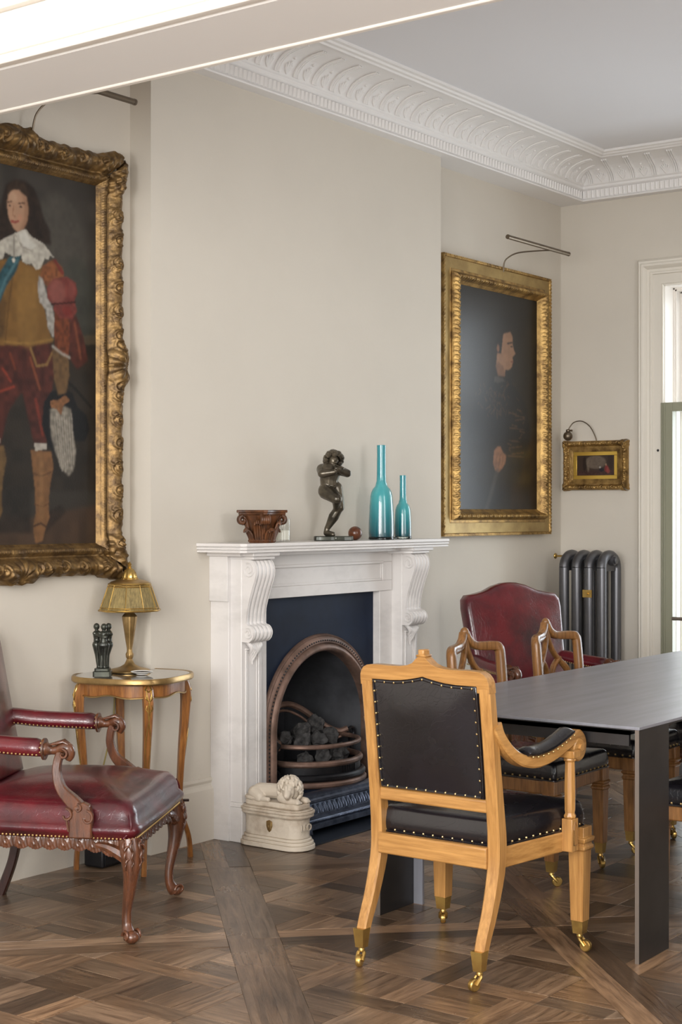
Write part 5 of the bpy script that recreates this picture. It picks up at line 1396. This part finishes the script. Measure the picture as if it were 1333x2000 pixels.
# ---- large full-length portrait on the left
FX, FZ, FWD, FHT, FB = 4.042, 2.037, 1.132, 1.720, .128
t = thing('gilt_framed_portrait', 'large full-length portrait of standing person in lace collar, in ornate carved gilt frame', 'painting', (FX, YA-.002, FZ))
def prof_l(v):
    if v < .55: return .052+.026*math.sin(PI*min(1, v/.55))
    if v < .68: return .052-.010*math.sin(PI*(v-.55)/.13)
    if v < .70: return .058
    if v < .86: return .052+.004*math.sin(PI*(v-.70)/.16)
    if v < .89: return .046
    return .046-.018*(v-.89)/.11
def rel_l(s_, v, L, side):
    h = 0; a = abs(s_); y = v*FB; cor = L/2-a
    if v < .56:
        cell = .098; k = math.floor((a+.02)/cell); dr = 1 if k % 2 else -1; dx = (a+.02)-(k+.5)*cell; dy = y-.036
        w = sm(.15, .19, cor)*sm(.085, .12, a)
        h += w*(.0075*scroll(dx, dy, .037, 2.1, dr)+.004*scroll(dx-.042*dr*.6, dy+.014*dr, .024, 1.4, -dr)+.003*noise.noise(Vector((s_*60, y*60, side))))
        h += .030*0
    if cor < .19:   # corner shell with leaves
        dx, dy = cor-.065, y-.065; h += .020*shell(dx, dy, .100, 9, PI/4)*sm(1, .60, v) + .006*math.sin(s_*190)*math.sin(y*150)*sm(.19, .12, cor)*sm(.9, .6, v)
        h += .008*scroll(cor-.13, y-.03, .032, 1.6, 1)
    if a < .13:     # centre cartouche
        dx, dy = s_, y-.012; h += .022*shell(dx, dy+.0, .088, 11, -PI/2)*sm(.95, .5, v); h += .008*(scroll(a-.088, y-.034, .034, 1.8, 1))
    if .70 < v < .86: h += .0035*abs(math.sin(PI*s_/.011))
    return h
def edge_l(s_, L, side):
    a = abs(s_); cor = L/2-a; e = .003*math.sin(s_*95)+.004*max(0, noise.noise(Vector((s_*45, side*7, 0))))
    e += .022*sm(.14, .05, cor)*(.75+.25*abs(math.sin(cor*75)))
    e += .026*sm(.125, .06, a)*(.75+.25*abs(math.cos(a*60)))
    return e
carved_frame('carved_frame', t, FWD, FHT, FB, prof_l, rel_l, edge_l, .0040, 40, M_['gold_old'])
cx0, cx1, cz0, cz1 = FX-FWD/2+FB-.004, FX+FWD/2-FB+.004, FZ-FHT/2+FB-.004, FZ+FHT/2-FB+.004
P = Paint(cx0, cx1, cz0, cz1, 230, 380, '#37322B')
def q(pts): return [(lambda w: (w[0], w[2]))(atY(u, v, YA-.03)) for u, v in pts]
def q1(u, v): w = atY(u, v, YA-.03); return (w[0], w[2])
P.poly(q([(-200, 300), (200, 300), (200, 640), (-200, 640)]), '#45403A', 25, .8, .3, 20)
P.ell(q1(115, 500), .16, .25, '#524E46', 40, .7); P.ell(q1(150, 600), .1, .2, '#3A3F36', 30, .5)
P.poly(q([(-260, 660), (200, 660), (200, 960), (-260, 960)]), '#2B241C', 10, .9, .35, 14)
P.poly(q([(130, 655), (200, 655), (200, 675), (130, 668)]), '#5A4C38', 3, .6)
P.poly(q([(-260, 1000), (70, 1010), (110, 1000), (200, 985), (200, 1120), (-260, 1120)]), '#4A3728', 12, .9, .25, 12)
P.poly(q([(-260, 940), (60, 950), (60, 1040), (-260, 1050)]), '#241F1A', 10, .8, .4, 8)
P.poly(q([(90, 1040), (130, 1000), (118, 985), (95, 1000), (75, 1060)]), '#2A1F17', 4, .8)
# legs, breeches, boots
leg = [(60, 878), (100, 882), (105, 910), (98, 950), (95, 985), (97, 1010), (90, 1030), (84, 1056), (70, 1062), (66, 1040), (66, 1025), (70, 1000), (68, 950), (63, 905)]
P.poly(q([(u-92, v-12) for u, v in leg]), '#6A5232', 2, 1, .3); P.poly(q(leg), '#7F5A38', 2, 1, .25)
P.stroke(q([(66, 925), (82, 930), (100, 922)]), .004, '#5A3D24', 1, .8); P.stroke(q([(68, 985), (84, 990), (96, 983)]), .003, '#5A3D24', 1, .8); P.stroke(q([(66, 1028), (80, 1022), (92, 1030)]), .004, '#3F2A1A', 1, .9); P.stroke(q([(80, 890), (82, 1010)]), .010, '#A07A50', 8, .35)
P.poly(q([(-45, 672), (102, 670), (108, 720), (98, 790), (92, 866), (68, 872), (56, 820), (44, 765), (18, 800), (0, 872), (-30, 868), (-52, 760)]), '#4C2219', 3, 1, .45, 6)
for a, b, c, w in (((5, 720), (22, 745), '#A0402A', .004), ((0, 765), (28, 755), '#A8442E', .004), ((60, 700), (78, 760), '#8A4A2C', .006), ((20, 690), (30, 720), '#7A3A20', .005), ((70, 780), (84, 850), '#7A3020', .007), ((-20, 700), (-10, 800), '#8A3020', .008)): P.stroke(q([a, b]), w, c, 2, .8)
P.stroke(q([(60, 680), (72, 715), (92, 712), (102, 690)]), .005, '#9A7A45', 2, .7); P.poly(q([(67, 866), (92, 866), (92, 877), (69, 881)]), '#B7AFA2', 1, 1); P.poly(q([(-27, 856), (0, 856), (0, 866), (-24, 870)]), '#A79F92', 1, 1)
# hat with plume
P.poly(q([(100, 765), (86, 785), (82, 830), (94, 868), (106, 886), (118, 868), (140, 862), (166, 863), (175, 840), (170, 812), (152, 795), (142, 768), (120, 758)]), '#0E0E11', 2, 1, .2)
P.stroke(q([(124, 738), (150, 762), (178, 795)]), .007, '#17130F', 1, 1)
P.poly(q([(98, 800), (118, 790), (139, 800), (142, 840), (149, 880), (145, 915), (135, 930), (120, 915), (108, 880), (100, 850)]), '#8F877A', 3, 1, .4, 3)
for k in range(16): P.stroke(q([(104+k*2.4, 808+k % 3*6), (110+k*2.2, 860+(k*7) % 20), (116+k*1.9, 905+(k*5) % 18)]), .0022, '#C2BAAC' if k % 2 else '#6E675C', 1, .55)
P.poly(q([(98, 782), (112, 782), (128, 772), (138, 782), (124, 792), (120, 812), (112, 800), (100, 795)]), '#8A5E3C', 1, 1, .4, 3)
# jerkin, sleeves, collar
P.poly(q([(-30, 520), (0, 508), (30, 503), (62, 520), (84, 515), (80, 545), (84, 590), (98, 650), (104, 668), (60, 676), (8, 674), (-46, 672), (-48, 600)]), '#7E5B2B', 3, 1, .22, 8)
P.poly(q([(0, 560), (14, 590), (8, 660), (-46, 668), (-44, 560)]), '#4E381E', 8, .7, .4, 3); P.ell(q1(55, 600), .06, .16, '#94703A', 14, .5)
P.stroke(q([(28, 520), (18, 590), (10, 672)]), .004, '#5B401D', 2, .8); P.stroke(q([(8, 668), (60, 671), (104, 662)]), .004, '#A07C40', 2, .6)
P.poly(q([(42, 498), (18, 502), (-8, 545), (-24, 600), (-6, 606), (12, 560), (32, 530)]), '#2C5058', 2, 1, .4, 3); P.stroke(q([(34, 508), (10, 548), (-6, 590)]), .006, '#5A8088', 2, .6)
P.poly(q([(84, 520), (104, 506), (122, 522), (126, 540), (108, 548), (98, 562), (88, 556), (78, 540)]), '#84502F', 2, 1, .5, 3); P.stroke(q([(108, 510), (122, 532)]), .008, '#7A2E28', 2, .9)
P.poly(q([(76, 538), (84, 545), (92, 575), (103, 600), (110, 640), (104, 660), (94, 640), (90, 605), (78, 590), (74, 565)]), '#A9A49C', 2, 1, .35, 3)
P.poly(q([(108, 598), (136, 618), (140, 660), (133, 700), (108, 692), (106, 640)]), '#70391F', 2, 1, .5, 3); P.poly(q([(136, 618), (150, 618), (164, 660), (172, 705), (152, 722), (136, 700)]), '#52261C', 3, 1, .4, 5); P.stroke(q([(146, 630), (158, 700)]), .006, '#A05A3A', 3, .5)
P.poly(q([(92, 562), (104, 545), (130, 540), (148, 552), (152, 572), (146, 588), (151, 608), (142, 624), (118, 622), (104, 604), (106, 596), (94, 585)]), '#7C3A32', 2, 1, .3, 4)
P.ell(q1(112, 570), .045, .05, '#965A50', 10, .7); P.ell(q1(140, 566), .02, .035, '#8C4A42', 5, .7); P.stroke(q([(102, 594), (130, 592), (148, 590)]), .004, '#3C1512', 1, .9); P.ell(q1(132, 608), .025, .02, '#7C2A24', 4, .8)
P.poly(q([(102, 680), (134, 698), (136, 735), (130, 768), (114, 772), (106, 742)]), '#6A5032', 2, 1, .35, 4); P.stroke(q([(103, 676), (120, 690), (136, 698)]), .005, '#C2BCB0', 2, .7)
# hair, face
P.poly(q([(6, 380), (12, 360), (28, 350), (48, 352), (66, 366), (78, 395), (86, 425), (98, 450), (100, 478), (84, 478), (66, 470), (20, 480), (-24, 478), (-22, 450), (-12, 420), (2, 400)]), '#2C2018', 5, 1, .4, 4)
P.poly(q([(16, 380), (24, 370), (40, 370), (52, 385), (56, 410), (54, 430), (46, 448), (36, 454), (27, 446), (17, 425), (14, 400)]), '#B89074', 2, 1, .06)
P.poly(q([(44, 378), (54, 390), (58, 412), (54, 436), (44, 452), (38, 452), (46, 430), (48, 405)]), '#8A6248', 6, .55, .1); P.ell(q1(27, 385), .022, .018, '#CDA98C', 6, .6)
P.stroke(q([(15, 395), (24, 393)]), .0035, '#5A3D2C', 1, .8); P.stroke(q([(37, 397), (48, 397)]), .0035, '#4E3425', 1, .8)
P.ell(q1(20, 402), .006, .004, '#1E1512', 1, 1); P.ell(q1(41, 404), .007, .004, '#1E1512', 1, 1)
P.stroke(q([(27, 402), (25, 420), (30, 423)]), .0028, '#8E654B', 1, .8); P.stroke(q([(23, 432), (29, 434), (36, 432)]), .0048, '#94423A', 1, .9); P.ell(q1(40, 425), .012, .012, '#C07C64', 6, .4)
P.poly(q([(14, 362), (30, 352), (50, 360), (58, 385), (44, 378), (34, 368), (20, 372), (14, 388)]), '#3A2A1E', 3, .95, .3, 3); P.poly(q([(54, 380), (70, 400), (80, 440), (88, 468), (62, 462), (54, 440), (58, 410)]), '#281C15', 4, .95, .4, 4)
P.poly(q([(30, 455), (50, 447), (62, 462), (86, 476), (106, 503), (98, 500), (95, 508), (88, 504), (80, 524), (70, 527), (62, 515), (52, 516), (44, 510), (42, 498), (30, 502), (20, 498), (10, 492), (6, 505), (-8, 510), (-22, 502), (-14, 480), (8, 466)]), '#BDB7AA', 1, 1, .3, 3)
P.poly(q([(36, 458), (50, 450), (60, 470), (72, 480), (62, 488), (46, 480)]), '#DAD6CC', 3, .8, .1); P.stroke(q([(30, 458), (44, 482), (62, 490)]), .002, '#8B857A', 1, .7); P.stroke(q([(28, 460), (28, 505)]), .003, '#8B857A', 1, .8); P.ell(q1(27, 508), .008, .008, '#CFC9BB', 1, 1)
P.mesh('canvas', canvas_mat('varnished_dark_oil', .5, .08), t, FX, FZ, -.027)
picture_light('slim bronze picture light above the large left portrait, partly hidden by the opening header', (FX, 4.50, FZ+FHT/2+.0), 0, .345, .160, .235, .055, x_bar=.03)

# ---- dark profile portrait in the right alcove
a0 = atY(875, 492, 4.49); a1 = atY(1083, 545, 4.49); b0 = atY(866, 1048, 4.49)
RX0, RX1 = 7.085, 8.305; RZ0, RZ1 = 1.298, 2.850; RXC, RZC = (RX0+RX1)/2, (RZ0+RZ1)/2; RF = .150
t = thing('gilt_framed_portrait', 'dark half-length profile portrait in wide flat gilt frame, hanging in the right alcove', 'painting', (RXC, YA-.002, RZC))
def prof_r(v):
    if v < .10: return .058
    if v < .50: return .050
    if v < .60: return .056
    if v < .88: return .066+.022*math.sin(PI*(v-.60)/.28)
    return .062-.020*(v-.88)/.12
def rel_r(s_, v, L, side):
    if v < .10: return .005*abs(math.sin(PI*s_/.022+v*20))
    if .62 < v < .86:
        w = (v-.62)/.24; c = (s_ % .048)/.048; return .010*math.sin(PI*w)*(.35+.65*abs(math.sin(PI*c))**.7)+.004*math.sin(PI*w*3)*math.cos(2*PI*c*2)
    return 0
carved_frame('gilt_frame', t, RX1-RX0, RZ1-RZ0, RF, prof_r, rel_r, None, .0050, 44, M_['gold'])
m = MB(); w_, h_ = (RX1-RX0)/2, (RZ1-RZ0)/2
for (x0, x1, z0, z1) in ((-w_+.017, w_-.017, h_-.075, h_-.017), (-w_+.017, w_-.017, -h_+.017, -h_+.075), (-w_+.017, -w_+.075, -h_+.075, h_-.075), (w_-.075, w_-.017, -h_+.075, h_-.075)): m.box(x0, x1, -.0525, -.045, z0, z1)
m.build('flat_border', M_['gold_flat'], t, smooth=False)
px0, px1, pz0, pz1 = RX0+RF-.005, RX1-RF+.005, RZ0+RF-.035, RZ1-RF+.035
px0, px1, pz0, pz1 = RX0+RF-.005, RX1-RF+.005, RZ0+RF-.005, RZ1-RF+.005
P = Paint(px0, px1, pz0, pz1, 200, 270, '#201D19')
def q(pts): return [(lambda w: (w[0], w[2]))(atY(u, v, YA-.05)) for u, v in pts]
def q1(u, v): w = atY(u, v, YA-.05); return (w[0], w[2])
P.ell(q1(1040, 800), .22, .5, '#2A251D', 40, .8); P.poly(q([(1000, 850), (1060, 850), (1060, 1010), (1000, 1010)]), '#2E2013', 20, .7, .4, 10)
P.poly(q([(965, 740), (985, 730), (1000, 745), (1030, 790), (1040, 850), (1020, 930), (960, 1000), (910, 1010), (905, 860), (930, 790)]), '#15171B', 12, .9, .3, 10)
P.poly(q([(970, 665), (984, 645), (1000, 643), (1003, 650), (990, 655), (985, 680), (980, 700), (972, 700)]), '#17120F', 3, 1)
P.poly(q([(986, 652), (1000, 648), (1004, 658), (1004, 672), (1007, 684), (1010, 691), (1004, 697), (1005, 706), (1003, 716), (998, 722), (990, 722), (989, 735), (976, 732), (972, 715), (974, 690), (982, 690), (984, 670)]), '#A67C5E', 2, 1, .12, 5)
P.poly(q([(976, 705), (986, 715), (990, 735), (976, 735), (971, 715)]), '#7C573F', 4, .7); P.ell(q1(976, 680), .014, .022, '#8F6348', 2, 1); P.stroke(q([(994, 671), (1003, 669)]), .006, '#2A1C15', 1, .9); P.stroke(q([(1000, 677), (1004, 677)]), .004, '#1B1310', 1, .9); P.stroke(q([(1001, 706), (1005, 707)]), .004, '#7A3D30', 1, .8)
P.poly(q([(969, 735), (985, 738), (990, 745), (975, 748), (968, 745)]), '#4A4640', 2, .8)
rs = random.Random(3)
for k in range(70):
    u = rs.gauss(975, 18); v = rs.uniform(745, 810) ; P.stroke(q([(u, v), (u+rs.uniform(-5, 5), v+rs.uniform(3, 9))]), .0035, '#6B4F33', 1, .35)
for k in range(16): P.stroke(q([(1012+rs.uniform(-18, 18), 800+k*6), (1014+rs.uniform(-18, 18), 803+k*6)]), .004, '#7A5C3C', 1, .4)
P.poly(q([(966, 905), (968, 880), (975, 871), (981, 873), (986, 884), (992, 890), (990, 905), (984, 915), (976, 923), (970, 918)]), '#96684C', 2, 1, .25, 4)
for u in (970, 976, 982): P.stroke(q([(u+4, 888), (u+1, 912)]), .003, '#5E3D2B', 1, .7)
P.stroke(q([(974, 920), (962, 965), (950, 1005)]), .018, '#4A4843', 6, .6)
P.mesh('canvas', canvas_mat('glossy_varnished_oil', .38, .26), t, RXC, RZC, -.040)
picture_light('slim bronze picture light above the dark profile portrait in the right alcove', (RXC, 4.50, RZ1-.0), 0, .345, .092, .25, .02, 'lampmetal', x_bar=-.01)

# ---- small gilt picture over the radiator, with its swan-neck lamp
SY = (4.486+4.056)/2*XF/8.45+.004; SZ = 1.718
t = thing('small_gilt_picture', 'small landscape-format figure scene in broad ornate gilt frame above the radiator', 'painting', (XF-.002, SY, SZ), -PI/2)
def prof_s(v):
    if v < .5: return .028+.016*math.sin(PI*min(1, v/.5))
    if v < .6: return .026
    return .026-.004*(v-.6)/.4
def rel_s(s_, v, L, side):
    cor = L/2-abs(s_); h = 0; y = v*.068
    if v < .52:
        k = math.floor(abs(s_)/.036); h = .0045*scroll(abs(s_)-(k+.5)*.036, y-.017, .017, 1.8, 1 if k % 2 else -1)+.0018*noise.noise(Vector((s_*200, y*200, side)))
        h += .010*shell(cor-.024, y-.024, .034, 7, PI/4)
    return h
def edge_s(s_, L, side):
    cor = L/2-abs(s_); return .006*sm(.05, .02, cor)*(.7+.3*math.sin(cor*250))
carved_frame('gilt_frame', t, .432, .302, .068, prof_s, rel_s, edge_s, .0022, 26, M_['gold'])
m = MB(); iw, ih = .432/2-.068+.002, .302/2-.068+.002; g_ = .024
for (x0, x1, z0, z1) in ((-iw, iw, ih-g_, ih), (-iw, iw, -ih, -ih+g_), (-iw, -iw+g_, -ih+g_, ih-g_), (iw-g_, iw, -ih+g_, ih-g_)): m.box(x0, x1, -.020, -.014, z0, z1)
m.build('gilt_slip', M_['gold_bright'], t, bevel=.002)
m = MB(); m.box(-.035, .035, -.032, -.028, -.302/2+.030, -.302/2+.037); m.build('title_plate', M_['brass_old'], t)
P = Paint(-iw+g_-.002, iw-g_+.002, -ih+g_-.002, ih-g_+.002, 120, 70, '#4A3A30')
P.ell((0.0, .02), .07, .04, '#7D6E60', 8, .9); P.poly([(-.13, -.07), (.13, -.07), (.13, -.03), (-.13, -.035)], '#4F3630', 5, .9, .4, 3); P.ell((-.075, .01), .012, .045, '#2B201A', 4, .8); P.ell((-.05, .0), .008, .04, '#8A7A68', 3, .7)
P.ell((.075, -.022), .014, .022, '#8E3B3A', 2, 1); P.ell((.07, .004), .006, .007, '#B08A70', 1, 1); P.ell((.04, -.028), .016, .012, '#26222A', 2, 1); P.ell((.085, -.03), .012, .02, '#A6504A', 2, .7); P.ell((.03, -.012), .006, .006, '#D8D0C6', 1, .8); P.ell((.1, .02), .02, .05, '#3A2A22', 5, .7)
P.mesh('canvas', canvas_mat('small_oil', .45, .15), t, 0, 0, -.0155)
L0 = thing('picture_lamp', 'small swan-neck picture lamp with dark ball shade above the small gilt picture', 'picture light', (XF-.002, SY, SZ+.151), -PI/2)
m = MB(); m.tube(spline([(.004, -.012, -.02), (.002, -.02, .02), (-.020, -.05, .085), (-.055, -.085, .118), (-.095, -.115, .112), (-.120, -.13, .078), (-.124, -.13, .060)], 7), .0035, 8); m.build('neck', M_['lampmetal'], L0)
m = MB(); m.ball((-.130, -.13, .028), .029, 20); sh = m.build('ball_shade', M_['lampmetal'], L0)
m = MB(); m.lathe([(.010, .050), (.014, .056), (.014, .064), (.008, .070)], 14, Matrix.Translation((-.128, -.13, 0))); m.tube([(-.112, -.13, .062), (-.100, -.13, .060)], .006, 8); m.build('swivel', M_['lampmetal'], L0)
